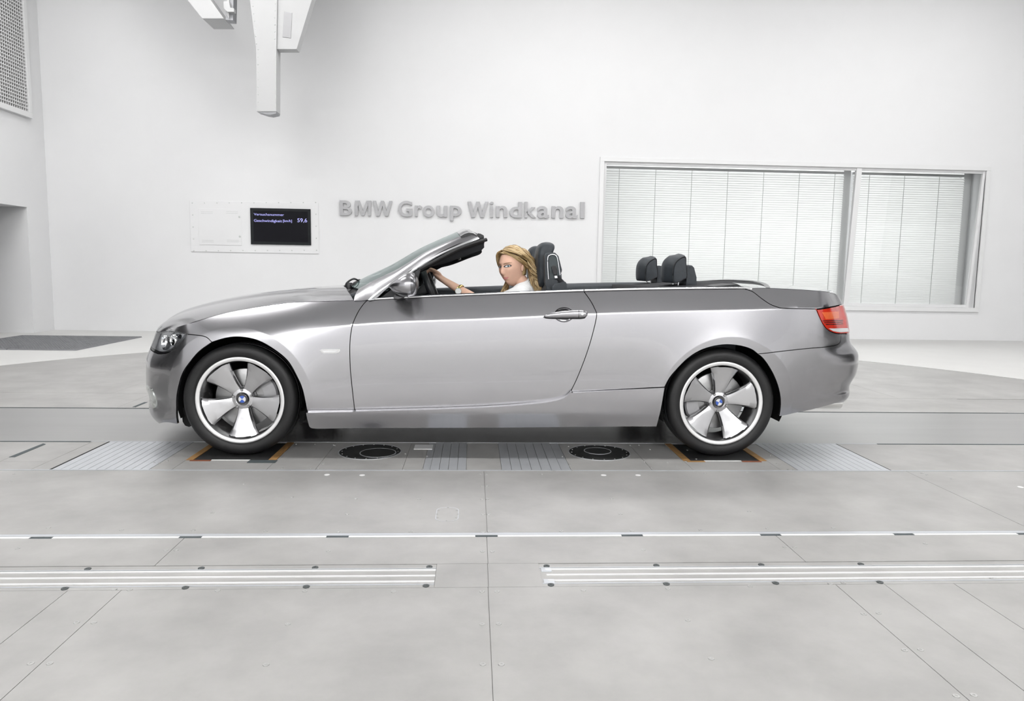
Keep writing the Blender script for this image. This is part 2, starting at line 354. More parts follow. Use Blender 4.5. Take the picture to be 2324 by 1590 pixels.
# left wall with the doorless opening; further forward the hole for an added dark duct
o_t = on_x(62,470,XL); OY1 = float(on_x(66,560,XL)[1]); OZ = float(on_x(62,470,XL)[2]); NY0, NY1, NZ = -3.6, 2.8, 4.2
bm = bmesh.new()
for (y0, y1, z0, z1) in ((OY1, YB, 0, CEIL),(OY1-1.3, OY1, OZ, CEIL),(NY1, OY1-1.3, 0, CEIL),(NY0, NY1, NZ, CEIL),(YF, NY0, 0, CEIL)): bm_box(bm, (XL-.2,(y0+y1)/2,(z0+z1)/2), (.4, y1-y0, z1-z0))
bm_box(bm, (XL-1.0,OY1-.65,1.6), (.1,1.3,3.2)); bm_box(bm, (XL-.7,OY1+.05,1.6), (.6,.1,3.2)); bm_box(bm, (XL-.7,OY1-1.35,1.6), (.6,.1,3.2)); bm_box(bm, (XL-.7,OY1-.65,OZ+.05), (.6,1.3,.1))
struct(bm_obj('wall_left', bm, 'wall_white'))
bm = bmesh.new()
for (x, s_) in ((XR_, 1),): 
    for (y0, y1, z0, z1) in ((3.2, YB, 0, CEIL),(-3.8, 3.2, 4.6, CEIL),(YF, -3.8, 0, CEIL)): bm_box(bm, (x+.15,(y0+y1)/2,(z0+z1)/2), (.3, y1-y0, z1-z0))
struct(bm_obj('wall_right', bm, 'wall_white'))
def tunnel(name, x0, x1, y0, y1, z1):      # open-ended duct behind a wall opening
    bm = bmesh.new(); xm = (x0+x1)/2; L = abs(x1-x0)
    bm_box(bm, (xm,y0-.1,z1/2), (L,.2,z1)); bm_box(bm, (xm,y1+.1,z1/2), (L,.2,z1)); bm_box(bm, (xm,(y0+y1)/2,z1+.1), (L,y1-y0+.4,.2)); bm_box(bm, (xm,(y0+y1)/2,-.1), (L,y1-y0+.4,.2)); bm_box(bm, (x1,(y0+y1)/2,z1/2), (.1,y1-y0,z1))
    return struct(bm_obj(name, bm, 'duct_dark'))
tunnel('added_duct_left', XL-.4, XL-5.0, NY0, NY1, NZ); tunnel('added_duct_right', XR_+.3, XR_+6, -3.8, 3.2, 4.6)  # unseen ducts, added as dark ends for the paint to reflect
struct(box('wall_front', XL-.4, XR_+.3, YF-.3, YF, 0, CEIL, 'wall_white'))
struct(box('ceiling', XL-.4, XR_+.3, YF-.3, YB+TH+1.2, CEIL, CEIL+.2, 'ceiling_grey'))
# ---------------------------------------------------------------- floor plates and test-rig strips
TOP = 0.0
def plate(x0, x1, y0, y1, m='floor_plate', name='floor_panel', g=.0011, z=TOP, th=.02, parent=None, bev=.0):
    o = box(name, x0+g, x1-g, y0+g, y1-g, z-th, z, m, parent or floor, bevel=bev); return o
panels = {}
XS_front = [-3.3,-1.745,-1.321,-1.150,.060,1.272,1.447,1.699,3.4]
for a, b in zip(XS_front, XS_front[1:]): plate(a, b, -4.6, -2.582)
for a, b in ((-.123,.062),(.062,.250)): plate(a, b, -2.582, -2.385)
for a, b in zip([-3.6,-1.128,.064,1.258,3.6], [-1.128,.064,1.258,3.6]): plate(a, b, -2.385, -2.1195)
for a, b in zip([-4.3,.067,2.405,4.4], [.067,2.405,4.4]): plate(a, b, -2.072, -1.160)
# light edge strip and the dashed white marking strip
box('edge_strip', -3.9, 3.9, -2.099, -2.074, -.02, .0006, 'alu_plate', floor)
DASH = [(-2.30,-2.215),(-1.722,-1.637),(-1.151,-1.065),(-.576,-.489),(.019,.108),(.616,.703),(1.196,1.282),(1.765,1.851),(2.303,2.39)]
prev = -3.9
for a, b in DASH+[(3.9,3.9)]:
    box('marking_strip', prev+.001, a-.001, -2.118, -2.102, -.02, .0008, 'alu_bright', floor)
    if b > a: box('dark_slot', a, b, -2.119, -2.101, -.02, -.0005, 'rubber_grey', floor)
    prev = b
# guide rails let into the floor
def rail(x0, x1, label, bolts_far, bolts_near, blocks=False):
    r = empty('guide_rail', ((x0+x1)/2,-2.48,0), label, 'rail', 'aluminium guide rails in the floor')
    box('rail_bed', x0, x1, -2.578, -2.389, -.015, -.001, 'floor_plate', r, bevel=.001)
    for yb, hw in ((-2.443,.0032),(-2.490,.0028),(-2.537,.0032)): box('rail_ridge', x0+(.02 if blocks else 0), x1, yb-hw, yb+hw, -.004, .004, 'alu_bright', r, bevel=.001)
    for yb in (-2.425,-2.556): box('rail_flange', x0, x1, yb-.002, yb+.002, -.004, .0015, 'alu_plate', r)
    if blocks:
        for yb in (-2.445,-2.540): box('end_block', x0+.005, x0+.042, yb-.015, yb+.015, -.003, .002, 'alu_plate', r, bevel=.001)
    for xs, yb in ((bolts_far,-2.41),(bolts_near,-2.567)):
        for xb in xs: copy_bolt(xb, yb, r, dark=True)
    return r
def bolt_bm():
    bm = bmesh.new(); bm_lathe(bm, [(0,-.0005),(.003,-.0005),(.0035,.001),(.0085,.001),(.009,-.002)], 14, 'Z'); return bm
b_light = bm_obj('screw', bolt_bm(), 'bolt_steel', floor, True, 40); b_light.location = (0.03,-1.22,0)
b_dark0 = None
def copy_bolt(x, y, parent, dark=False, sc=1., z=None):
    global b_dark0
    if dark and b_dark0 is None:
        b_dark0 = bm_obj('rail_bolt', bolt_bm(), 'bolt_dark', parent, True, 40); o = b_dark0
    else:
        o = (b_dark0 if dark else b_light).copy(); COL.objects.link(o); o.parent = None; attach(o, parent)
    o.location = (x, y, .0005 if z is None else z); o.scale = (sc*1.3 if dark else sc, sc*1.3 if dark else sc, 1); return o
def pxf(x, y): p = on_z(x, y); return float(p[0]), float(p[1])
rail(-3.5, -.123, 'long ribbed aluminium rail in the floor at left', [pxf(x,1282)[0] for x in (210,463,718,975)], [pxf(x,1327)[0] for x in (157,426,697,967)])
rail(.249, 3.5, 'long ribbed aluminium rail in the floor at right', [pxf(x,1278)[0] for x in (1239,1487,1725,1952)], [pxf(x,1325)[0] for x in (1250,1513,1763,2003)], True)
# screws seen on the plates
SCREWS = [(174,1412),(213,1412),(70,1505),(113,1505),(653,1416),(604,1508),(259,1337),(294,1338),(494,1340),(692,1341),(893,1342),(1094,1342),(1128,1342),(1094,1416),(1132,1415),(1096,1507),(1138,1507),
          (1324,1339),(1516,1335),(1702,1330),(1884,1324),(1914,1322),(1561,1407),(1960,1393),(1994,1391),(1614,1494),(2053,1475),(2089,1474),(2170,1579),(2210,1577),(2252,1312),
          (376,1248),(400,1248),(745,1250),(1095,1251),(1117,1251),(1460,1247),(1781,1241),(1803,1241),(2100,1233),(40,1244),
          (110,1197),(276,1202),(438,1203),(603,1205),(768,1206),(932,1206),(1096,1207),(1111,1206),(1274,1205),(1434,1204),(1590,1202),(1742,1199),(1891,1197),
          (1096,1167),(1109,1167),(1094,1132),(1106,1132),(1093,1102),(1105,1102),(788,1166),(482,1163),(807,1131),(951,1132),(1090,1075),(1104,1075),(1230,1076),(1408,1166),(1700,1160),(1388,1131),(662,1128),(553,1098),
          (23,1093),(33,1075),(1695,1071),(1600,1073),(2092,1073),(2104,1077),(2160,1086)]
for i, (x, y) in enumerate(SCREWS):
    X, Y = pxf(x, y)
    if i == 0: b_light.location = (X, Y, .0006)
    else: copy_bolt(X, Y, floor, z=.0006)
# white round markers and the oval inspection hatch
for i, (x, y) in enumerate(((742,1077),(822,1078),(1370,1078),(1448,1078),(2316,1105))):
    X, Y = pxf(x, y)
    if i == 0:
        bm = bmesh.new(); bm_lathe(bm, [(0,.0012),(.014,.0012),(.0145,-.002)], 24, 'Z'); mk0 = bm_obj('white_marker', bm, 'white_panel', floor); mk0.location = (X, Y, 0)
    else: c = copy_of(mk0); c.location = (X, Y, 0)
def oval(cx, cy_, w_, h_, n=14):
    out = []; r = w_/2; hh = h_/2-r*.8
    for k in range(n+1): a = PI*k/n; out.append((cx+r*math.cos(a), cy_+hh+r*.8*math.sin(a)))
    for k in range(n+1): a = PI+PI*k/n; out.append((cx+r*math.cos(a), cy_-hh+r*.8*math.sin(a)))
    return out
bm = bmesh.new(); A = oval(-.104,-1.848,.100,.185); Bq = oval(-.104,-1.848,.094,.178); va = [bm.verts.new((x,y,.0008)) for x,y in A]; vb = [bm.verts.new((x,y,.0008)) for x,y in Bq]
for k in range(len(A)): j = (k+1)%len(A); bm.faces.new((va[k],va[j],vb[j],vb[k]))
hatch = prism('oval_hatch', oval(-.104,-1.848,.100,.185), 'Z', -.01, .0006, 'floor_plate', floor); bm_obj('hatch_seam', bm, 'alu_plate', hatch)
for (dx, dy) in ((-.04,.045),(.04,.045),(-.04,-.045),(.04,-.045),(-.045,0),(.045,0),(0,.085),(0,-.085)): copy_bolt(-.104+dx, -1.848+dy, hatch, sc=.55, z=.0009)
# wheel-drive strip beside the belt
Y0, Y1 = -1.157, -.535
def strip_side(sg):
    def pl(a, b, y0, y1, m='floor_plate', name='floor_panel', **k):
        return plate(a, b, *(sorted((sg*-y0, sg*-y1)) if sg > 0 else (y0, y1)), m=m, name=name, **k)
    if sg < 0:
        pl(-4.2,-2.545,Y0,Y1); pl(-2.545,-2.29,Y0,-.99); pl(-2.545,-2.29,-.99,Y1); pl(-2.29,-2.192,Y0,Y1)
        sl = prism('dark_slot', [pxf(20,1037),pxf(34,1037),pxf(104,1008),pxf(98,1006)], 'Z', -.01, .0012, 'rubber_grey', floor)
    else: pl(-4.2,-2.665,Y0,Y1); pl(-2.665,-2.535,Y0,Y1); pl(-2.535,-2.192,Y0,Y1)
    pl(-1.69,-1.575,Y0,Y1); pl(-1.575,-1.085,Y0,-.95)
    pl(-1.085,-.83,Y0,Y1); pl(-.83,-.370,Y0,Y1); pl(-.370,-.262,Y0,Y1); pl(-.262,-.222,Y0,Y1,'alu_plate')
    pl(-.028,.163,Y0,Y1); pl(.487,.540,Y0,Y1,'alu_plate'); pl(.540,.985,Y0,Y1); pl(.985,1.215,Y0,Y1); pl(1.215,1.705,Y0,-.95); pl(1.705,1.80,Y0,Y1)
    pl(2.325,4.3,Y0,Y1)
    def planks(a, b, n, m='alu_plate'):
        w_ = (b-a)/n
        for k in range(n):
            y0, y1 = (Y0, Y1) if sg < 0 else (-Y1, -Y0)
            box('deck_plank', a+k*w_+.0012, a+(k+1)*w_-.0012, y0+.002, y1-.002, -.02, .0015, m, floor, bevel=.001)
    planks(-2.185,-1.690,11); planks(-.222,-.028,4); planks(.163,.487,6); planks(1.80,2.325,12)
    # drive pads under the wheels with timber-lined edges
    for (x0, x1) in ((-1.535,-1.130),(1.258,1.660)):
        y0, y1 = (-.945,-.560) if sg < 0 else (.560,.945)
        box('drive_pad', x0, x1, y0, y1, -.02, -.0008, 'black_rubber', floor)
    if sg < 0:
        box('pad_edge_strip', -1.575,-1.537,-.955,-.545,-.02,.002,'wood_brown',floor); box('pad_edge_strip', -1.128,-1.086,-.955,-.545,-.02,.002,'wood_brown',floor)
        box('pad_edge_strip', -1.548,-1.437,-.976,-.9565,-.02,.0025,'wood_red',floor); box('pad_edge_strip', -1.228,-1.076,-1.010,-.957,-.02,.0025,'rubber_grey',floor)
        box('pad_edge_strip', 1.215,1.256,-.955,-.545,-.02,.002,'wood_brown',floor); box('pad_edge_strip', 1.662,1.703,-.955,-.545,-.02,.002,'wood_brown',floor)
        box('pad_edge_strip', 1.232,1.335,-.978,-.957,-.02,.0025,'wood_brown',floor); box('pad_edge_strip', 1.552,1.664,-.978,-.957,-.02,.0025,'wood_red',floor)
        box('pad_lip', -1.437,-1.228,-.958,-.947,-.02,.002,'alu_bright',floor); box('pad_lip', 1.335,1.552,-.958,-.947,-.02,.002,'alu_bright',floor)
strip_side(-1); strip_side(1)
def disc(cx, cy_, r, cx2, cy2, r2):
    bm = bmesh.new(); bm_lathe(bm, [(0,.0012),(r-.006,.0012)], 64, 'Z', (cx,cy_,0), mi=0); bm_lathe(bm, [(r-.006,.0012),(r-.006,.0022),(r,.0022),(r,-.004)], 64, 'Z', (cx,cy_,0), mi=1)
    d = bm_obj('round_cover', bm, ['disc_dark','alu_plate'], floor)
    bm = bmesh.new(); bm_lathe(bm, [(0,.0026),(r2-.005,.0026)], 48, 'Z', (cx2,cy2,0), mi=0); bm_lathe(bm, [(r2-.005,.0026),(r2-.005,.0034),(r2,.0034),(r2,.001)], 48, 'Z', (cx2,cy2,0), mi=1)
    bm_obj('inner_cover', bm, ['disc_dark','alu_plate'], d)
    for k in range(16): a = 2*PI*k/16; copy_bolt(cx+(r-.02)*math.cos(a), cy_+(r-.02)*math.sin(a), d, sc=.45, z=.0018)
disc(-.595,-.757,.183,-.545,-.790,.105); disc(.760,-.765,.185,.755,-.735,.082)
box('clear_cover', -.345,-.235,-.700,-.595,-.01,.003,'alu_bright',floor,bevel=.001)
for (x, y) in ((757,1010),(760,1011),(735,1050),(722,1063),(733,1052),(912,1055),(920,1030),(916,1066),(960,1065),(969,1035),(1293,1054),(1276,1036),(1300,1068),(1290,1013),(1450,1010),(1462,1048),(1478,1062),(1475,1020),(1430,1011),(640,1062),(705,1064),(715,1008),(672,1008),(1560,1022),(1748,1034),(1763,1052),(1788,1065),(1800,1066),(350,1050),(362,1051),(380,1046),(1580,1042),(1515,1050),(1535,1058)):
    X, Y = pxf(x, y); copy_bolt(X, Y, floor, sc=.6, z=.0026)
# edge strips of the belt and the belt itself
box('edge_strip', -4.2, 4.3, -.534, -.524, -.02, .0015, 'alu_plate', floor); box('edge_strip', -4.2, 4.3, -1.1585, -1.150, -.02, .0022, 'alu_plate', floor)
box('running_belt', -5.2, 5.9, -.521, .503, -.03, -.0006, 'belt_steel', floor)
box('edge_strip', -4.6, 5.2, .506, .518, -.02, .001, 'rubber_grey', floor)
# plates behind the belt
Xb = [-4.6,-3.0,-.6,1.7,3.77,5.2]
for a, b in zip(Xb, Xb[1:]): plate(a, b, 1.16, 2.37)
Xb = [-4.0,-1.6,.9,3.3,4.7]
for a, b in zip(Xb, Xb[1:]): plate(a, b, 2.37, 3.5)
box('dark_slot', -2.56, -2.535, .56, .76, -.01, .0012, 'rubber_grey', floor)
# painted edge band at the right end of the strip
box('dark_slot', 2.60, 5.0, -.545, -.527, -.01, .0016, 'rubber_grey', floor)
box('dark_slot', -4.0, -2.30, -.545, -.527, -.01, .0016, 'rubber_grey', floor)
box('dark_slot', -2.196, -2.187, Y0, Y1, -.01, .0016, 'seam_dark', floor); box('dark_slot', 2.323, 2.330, Y0, Y1, -.01, .0016, 'seam_dark', floor)
# pale apron left: steel gratings let into it
gx0, gx1, gy0, gy1 = -6.60, -4.885, 4.16, 5.93
for (a, b, lab) in ((gx0, -5.72, 'steel floor grating on the white apron nearer the left wall'), (-5.715, gx1, 'steel floor grating on the white apron nearer the car')):
    g = empty('floor_grating', ((a+b)/2,(gy0+gy1)/2,0), lab, 'grating', 'steel gratings in the white floor')
    box('frame_plate', a, b, gy0, gy1, -.02, .002, 'grating_steel', g)
    bm = bmesh.new()
    for k in range(25): x = a+.01+(b-a-.02)*k/24; bm_box(bm, (x,(gy0+gy1)/2,.008), (.006,gy1-gy0-.01,.016))
    for k in range(36): y = gy0+.01+(gy1-gy0-.02)*k/35; bm_box(bm, ((a+b)/2,y,.008), (b-a-.01,.006,.014))
    o = bm_obj('grating_bars', bm, 'grating_steel', g); o['kind'] = 'stuff'
# ---------------------------------------------------------------- wall fittings
def wl(x, y, Y=YB): p = on_y(x, y, Y); return float(p[0]), float(p[2])
# lettering
LET = [('B',84,300,110,378,760),('M',350,633,116,382,760),('W',668,1006,118,387,760),('G',1112,1358,117,402,760),('r',1408,1535,198,397,760),('o',1545,1747,200,408,760),('u',1790,1975,205,408,760),('p',2026,2226,205,474,760),
       ('W',90,450,133,411,1050),('i',481,541,134,412,1050),('n',588,783,207,413,1050),('d',830,1040,136,420,1050),('k',1090,1290,137,419,1050),('a',1315,1515,211,428,1050),('n',1567,1772,211,424,1050),('a',1815,2022,213,431,1050),('l',2074,2140,141,427,1050)]
sign = empty('wall_lettering', (-.15,YB,1.93), 'brushed metal lettering BMW Group Windkanal on the white back wall', 'lettering')
def glyph(ch, bold=0.):
    cu = bpy.data.curves.new('glyph', 'FONT'); cu.body = ch; cu.offset = bold; cu.resolution_u = 6; cu.size = 1
    o = bpy.data.objects.new('glyph', cu); COL.objects.link(o); dg = bpy.context.evaluated_depsgraph_get(); me = bpy.data.meshes.new_from_object(o.evaluated_get(dg))
    bpy.data.objects.remove(o); bpy.data.curves.remove(cu); return me
def set_glyph(name, ch, x0, x1, z0, z1, y, depth, m, parent, bold=0.):
    me = glyph(ch, bold); bm = bmesh.new(); bm.from_mesh(me); bpy.data.meshes.remove(me)
    for f in bm.faces: f.smooth = False
    xs = [v.co.x for v in bm.verts]; ys = [v.co.y for v in bm.verts]; ax, bx_ = min(xs), max(xs); ay, by = min(ys), max(ys)
    r = bmesh.ops.extrude_face_region(bm, geom=bm.faces[:]); new = {g for g in r['geom'] if isinstance(g, bmesh.types.BMVert)}
    for v in bm.verts:
        v.co = Vector((x0+(v.co.x-ax)/(bx_-ax)*(x1-x0), y-depth if v in new else y+.002, z0+(v.co.y-ay)/(by-ay)*(z1-z0)))
    o = bm_obj(name, bm, m, parent); return o
POLY = {('M',350):[(350,382),(355,116),(432,116),(494,298),(555,118),(635,117),(631,383),(580,383),(583,198),(515,381),(468,381),(405,197),(402,382)],
        ('W',668):[(668,118),(720,118),(763,302),(810,120),(860,120),(910,305),(957,122),(1006,122),(937,387),(878,387),(835,205),(788,386),(728,386)],
        ('W',90):[(90,133),(148,133),(190,320),(240,134),(298,134),(347,322),(395,135),(450,135),(374,411),(314,411),(268,228),(216,410),(155,410)]}
for ch, a, b, t, d, ox in LET:
    if (ch, a) in POLY:
        prism('letter', [wl(ox+x*300/2324, 440+y*300/2324, YB-.03) for x, y in POLY[(ch, a)]], 'Y', YB+.002, YB-.03, 'letter_steel', sign); continue
    k = 300/2324; X0, Zt = wl(ox+a*k, 440+t*k, YB-.03); X1, Zb = wl(ox+b*k, 440+d*k, YB-.03)
    set_glyph('letter', ch, X0, X1, Zb, Zt, YB, .03, 'letter_steel', sign, .0 if ch in 'il' else .022)
# instrument panel with display
k = 320/2324
def dp(x, y, Y=YB): return wl(420+x*k, 440+y*k, Y)
pan = empty('instrument_panel', (-3.0,YB,1.7), 'white wall panel with a black display screen left of the metal lettering', 'panel')
(xa, zt), (xb, zb) = dp(78,104), dp(2210,985)
box('cover_plate', xa, xb, YB-.012, YB, zb, zt, 'wall_white', pan, bevel=.003)
(xc0, zc0), (xc1, zc1) = dp(225,238), dp(940,848)
box('service_door', xc0, xc1, YB-.018, YB-.012, zc1, zc0, 'wall_white', pan, bevel=.003)
for sx, sy in ((268,294),(268,320),(684,292),(684,318),(284,766),(284,790),(697,762),(697,787)):
    (x0, z0), (x1, z1) = dp(sx,sy-4), dp(sx+196,sy+4); box('vent_slot', x0, x1, YB-.0195, YB-.017, z1, z0, 'cord_grey', pan)
for sx, sy in ((900,378),(908,700)):
    x0, z0 = dp(sx, sy); bm = bmesh.new(); bm_lathe(bm, [(0,-.026),(.013,-.026),(.016,-.018)], 12, 'Y', (x0,YB,z0)); bm_obj('lock', bm, 'cord_grey', pan)
rv = None
for sx, sy in [(125+203*i,149-i*.8) for i in range(11)]+[(150+202*i,935-i*.7) for i in range(11)]+[(132,346),(138,544),(145,741),(2160,335),(2162,532),(2166,730)]:
    x0, z0 = dp(sx, sy)
    if rv is None: bm = bmesh.new(); bm_lathe(bm, [(0,-.004),(.008,-.003),(.010,0)], 10, 'Y'); rv = bm_obj('rivet', bm, 'cord_grey', pan); rv.location = (x0,YB-.012,z0)
    else: c = rv.copy(); COL.objects.link(c); c.location = (x0,YB-.012,z0)
scr = empty('display_screen', (-2.6,YB,1.7)); attach(scr, pan); scr['label'] = 'black display with pale violet writing'
(x0, z0), (x1, z1) = dp(1080,231), dp(2082,846); box('screen_bezel', x0, x1, YB-.03, YB-.012, z1, z0, 'screen_frame', scr, bevel=.003)
(x0, z0), (x1, z1) = dp(1130,275), dp(2035,798); box('screen_panel', x0, x1, YB-.0315, YB-.029, z1, z0, 'screen_black', scr)
for txt, a, b, t, d in (('Versuchsnummer',1142,1640,316,365),('Geschwindigkeit',1145,1605,417,482),('[km/h]',1622,1770,424,478),('59,6',1858,2020,402,480)):
    (x0, z0), (x1, z1) = dp(a, t), dp(b, d); set_glyph('screen_text', txt, x0, x1, z1, z0, YB-.0315, .0012, 'screen_text', scr, .004)
# ---------------------------------------------------------------- control-room window
win = empty('window_1', ((wx0+wx1)/2, YB, wz0)); win['kind'] = 'structure'
T = .13
def beam(name, p, q, w_, d_, m, par):      # rectangular bar between two points in the tilted window plane
    p, q = Vector(p), Vector(q); L = (q-p).length; bm = bmesh.new(); bm_box(bm, (0,0,0), (w_, d_, L))
    rot = Vector((0,0,1)).rotation_difference((q-p).normalized()).to_matrix().to_4x4()
    bmesh.ops.transform(bm, matrix=Matrix.Translation((p+q)/2) @ rot, verts=bm.verts[:]); return bm_obj(name, bm, m, par)
# flat casing round the opening
for (a, b, c, d) in ((wx0-.07,wx1+.07,wz1,wz1+.07),(wx0-.07,wx1+.07,wz0-.07,wz0),(wx0-.07,wx0,wz0,wz1),(wx1,wx1+.07,wz0,wz1)): box('window_frame', a, b, YB-.025, YB+.02, c, d, 'white_paint', win, bevel=.004)
yT, yB_ = YB+.03, YB+.17                       # the panes lean: top flush, foot set back
mx = 6.42                                       # mullion
for (xa, xb) in ((wx0, mx-.05),(mx+.05, wx1)):
    V = [(xa,yT,wz1),(xb,yT,wz1),(xb,yB_,wz0),(xa,yB_,wz0)]; V2 = [(x,y+.01,z) for x,y,z in V]
    mesh_obj('pane', V+V2, [(0,1,2,3),(7,6,5,4),(0,4,5,1),(1,5,6,2),(2,6,7,3),(3,7,4,0)], 'glass_clear', win)
beam('mullion', (mx,yT-.01,wz1), (mx,yB_-.01,wz0), .09, .06, 'white_paint', win)
beam('window_frame', (wx0+.02,yT,wz1), (wx0+.02,yB_,wz0), .05, .05, 'white_paint', win); beam('window_frame', (wx1-.02,yT,wz1), (wx1-.02,yB_,wz0), .05, .05, 'white_paint', win)
box('window_frame', wx0, wx1, yT-.02, yT+.03, wz1-.045, wz1, 'white_paint', win); box('window_frame', wx0, wx1, yB_-.02, yB_+.03, wz0, wz0+.045, 'white_paint', win)
box('reveal_board', wx1-.14, wx1+.02, YB+.34, YB+.40, wz0-.02, wz1, 'white_paint', win)
struct(box('wall_control_room', wx0-.5, wx1+.5, YB+TH+.9, YB+TH+1.0, 0, 3.6, 'wall_white'))
# venetian blinds behind the glass, one per pane
def blind(xa, xb, label):
    b = empty('venetian_blind', ((xa+xb)/2, YB+.5, wz0), label, 'blind', 'blinds behind the control-room window')
    box('head_rail', xa, xb, YB+.27, YB+.33, wz1-.075, wz1-.03, 'white_paint', b)
    n = 58; dz = (wz1-.08-wz0-.03)/n; s0 = None
    for i in range(n):
        z = wz1-.085-dz*(i+.5)
        if s0 is None:
            bm = bmesh.new(); P = [(-.013,-.0215),(-.012,-.012),(-.006,.0),(.004,.012),(.018,.0215)]; up_ = [bm.verts.new((xa, p[0], p[1])) for p in P]; dn = [bm.verts.new((xb, p[0], p[1])) for p in P]
            for i2 in range(4): bm.faces.new((up_[i2],up_[i2+1],dn[i2+1],dn[i2]))
            bmesh.ops.solidify(bm, geom=bm.faces[:], thickness=.001)
            s0 = bm_obj('slat', bm, 'blind_slat', b); s0.location = (0, YB+.30, z); s0.rotation_euler = (0,0,0)
        else: c = s0.copy(); COL.objects.link(c); c.location = (0, YB+.30, z)
    box('bottom_rail', xa, xb, YB+.285, YB+.315, wz0+.01, wz0+.03, 'white_paint', b)
    for x in np.arange(xa+.28, xb-.05, .62): box('ladder_cord', x-.0035, x+.0035, YB+.275, YB+.279, wz0+.02, wz1-.05, 'cord_grey', b)
blind(wx0+.03, mx-.10, 'wide white blind behind the large left window pane'); blind(mx+.06, wx1-.16, 'narrower white blind behind the right window pane')
box('inner_post', mx-.085, mx+.045, YB+.34, YB+.40, wz0, wz1, 'white_paint', win)
# ---------------------------------------------------------------- air grille high on the left wall
gp = [on_x(52,250,XL), on_x(0,237,XL)]
gy_r = float(on_x(50,120,XL)[1]); gz_b = float(on_x(58,254,XL)[2])
gr = empty('air_grille', (XL, gy_r-1.0, gz_b), 'white wire mesh air grille high on the left wall', 'grille')
gw, gh = 2.2, 2.2
box('backing', XL-.004, XL+.004, gy_r-gw, gy_r, gz_b, gz_b+gh, 'vent_dark', gr)
for (y0, y1, z0, z1) in ((gy_r-gw-.08,gy_r+.08,gz_b-.08,gz_b),(gy_r,gy_r+.08,gz_b,gz_b+gh),(gy_r-gw-.08,gy_r-gw,gz_b,gz_b+gh),(gy_r-gw-.08,gy_r+.08,gz_b+gh,gz_b+gh+.08)): box('frame_bar', XL, XL+.06, y0, y1, z0, z1, 'white_paint', gr, bevel=.006)
bm = bmesh.new()
for i in range(1, 44): bm_box(bm, (XL+.03, gy_r-gw*i/44, gz_b+gh/2), (.008,.016,gh))
for i in range(1, 44): bm_box(bm, (XL+.04, gy_r-gw/2, gz_b+gh*i/44), (.008,gw,.013))
o = bm_obj('wire_mesh', bm, 'white_paint', gr); o['kind'] = 'stuff'
# ---------------------------------------------------------------- overhead arm and bracket
YA = 5.6
def ap(x, y, Y=YA): p = on_y(x, y, Y); return (float(p[0]), float(p[2]))
arm = empty('overhead_arm', (ap(605,255)[0], YA, ap(605,255)[1]), 'white sheet-metal arm hanging from above with a slot window', 'arm')
ztop = CEIL
def ext(a, b): return (a[0]+(b[0]-a[0])*(ztop-a[1])/(b[1]-a[1]), ztop)   # carry an edge up to the ceiling
L1, L0 = ap(581,110), ap(567,0); R1 = ap(627,110); Rb = ap(672,110); R0 = ap(706,0)
col = [ap(582,253), ap(627,253), R1, ext(R1, ap(629,0)), ext(L1, L0), L1]
prism('arm_column', col, 'Y', YA, YA+.22, 'arm_grey', arm, bevel=.012)
prism('arm_side_plate', [R1, Rb, ext(Rb, R0), ext(R1, ap(629,0))], 'Y', YA+.03, YA+.20, 'arm_grey', arm, bevel=.008)
prism('arm_window', [ap(644,24),ap(662,27),ap(659,85),ap(640,83)], 'Y', YA+.024, YA+.06, 'letter_steel', arm, bevel=.006)
prism('arm_foot', [ap(582,252),ap(627,252),ap(626,257),ap(612,260),ap(600,258)], 'Y', YA+.01, YA+.20, 'grating_steel', arm)
for i in range(7):
    x, z = ap(625.8, 120+i*19.0); box('edge_slot', x-.006, x+.006, YA-.004, YA+.01, z-.055, z, 'cord_grey', arm)
rv2 = None
for (x, y) in [(586,112+17*i) for i in range(9)]+[(574+i*1.6,14+17*i) for i in range(6)]+[(624.5-i*.3,8+16*i) for i in range(6)]:
    X, Z = ap(x, y)
    if rv2 is None: bm = bmesh.new(); bm_lathe(bm, [(0,-.004),(.007,-.003),(.009,0)], 10, 'Y'); rv2 = bm_obj('rivet', bm, 'cord_grey', arm); rv2.location = (X,YA,Z)
    else: c = rv2.copy(); COL.objects.link(c); c.location = (X,YA,Z)
br = empty('ceiling_bracket', (ap(500,30)[0], YA, ap(500,30)[1]), 'grey slanted beam end at the top left beside the hanging arm', 'bracket')
P0, P1, P2 = ap(415,0), ap(459,42), ap(508,42); P3 = ap(480,6)
prism('beam_box', [P1, P2, (P2[0]-(ztop-P2[1])*.72, ztop), (P1[0]-(ztop-P1[1])*.82, ztop)], 'Y', YA, YA+.45, 'arm_grey', br, bevel=.008)
prism('rail_profile', [ap(509,42),ap(526,43),ext(ap(526,43),ap(527,0)),ext(ap(509,42),ap(510,0))], 'Y', YA+.05, YA+.20, 'grating_steel', br)
prism('rail_cover', [ap(512,30),ap(518,40),ext(ap(518,40),ap(518.5,0)),ext(ap(512,30),ap(512.5,0))], 'Y', YA+.03, YA+.08, 'arm_grey', br)
prism('rail_clamp', [ap(508,4),ap(521,4),ap(523,19),ap(532,20),ap(532,28),ap(517,28),ap(509,20)], 'Y', YA-.02, YA+.06, 'arm_grey', br, bevel=.004)
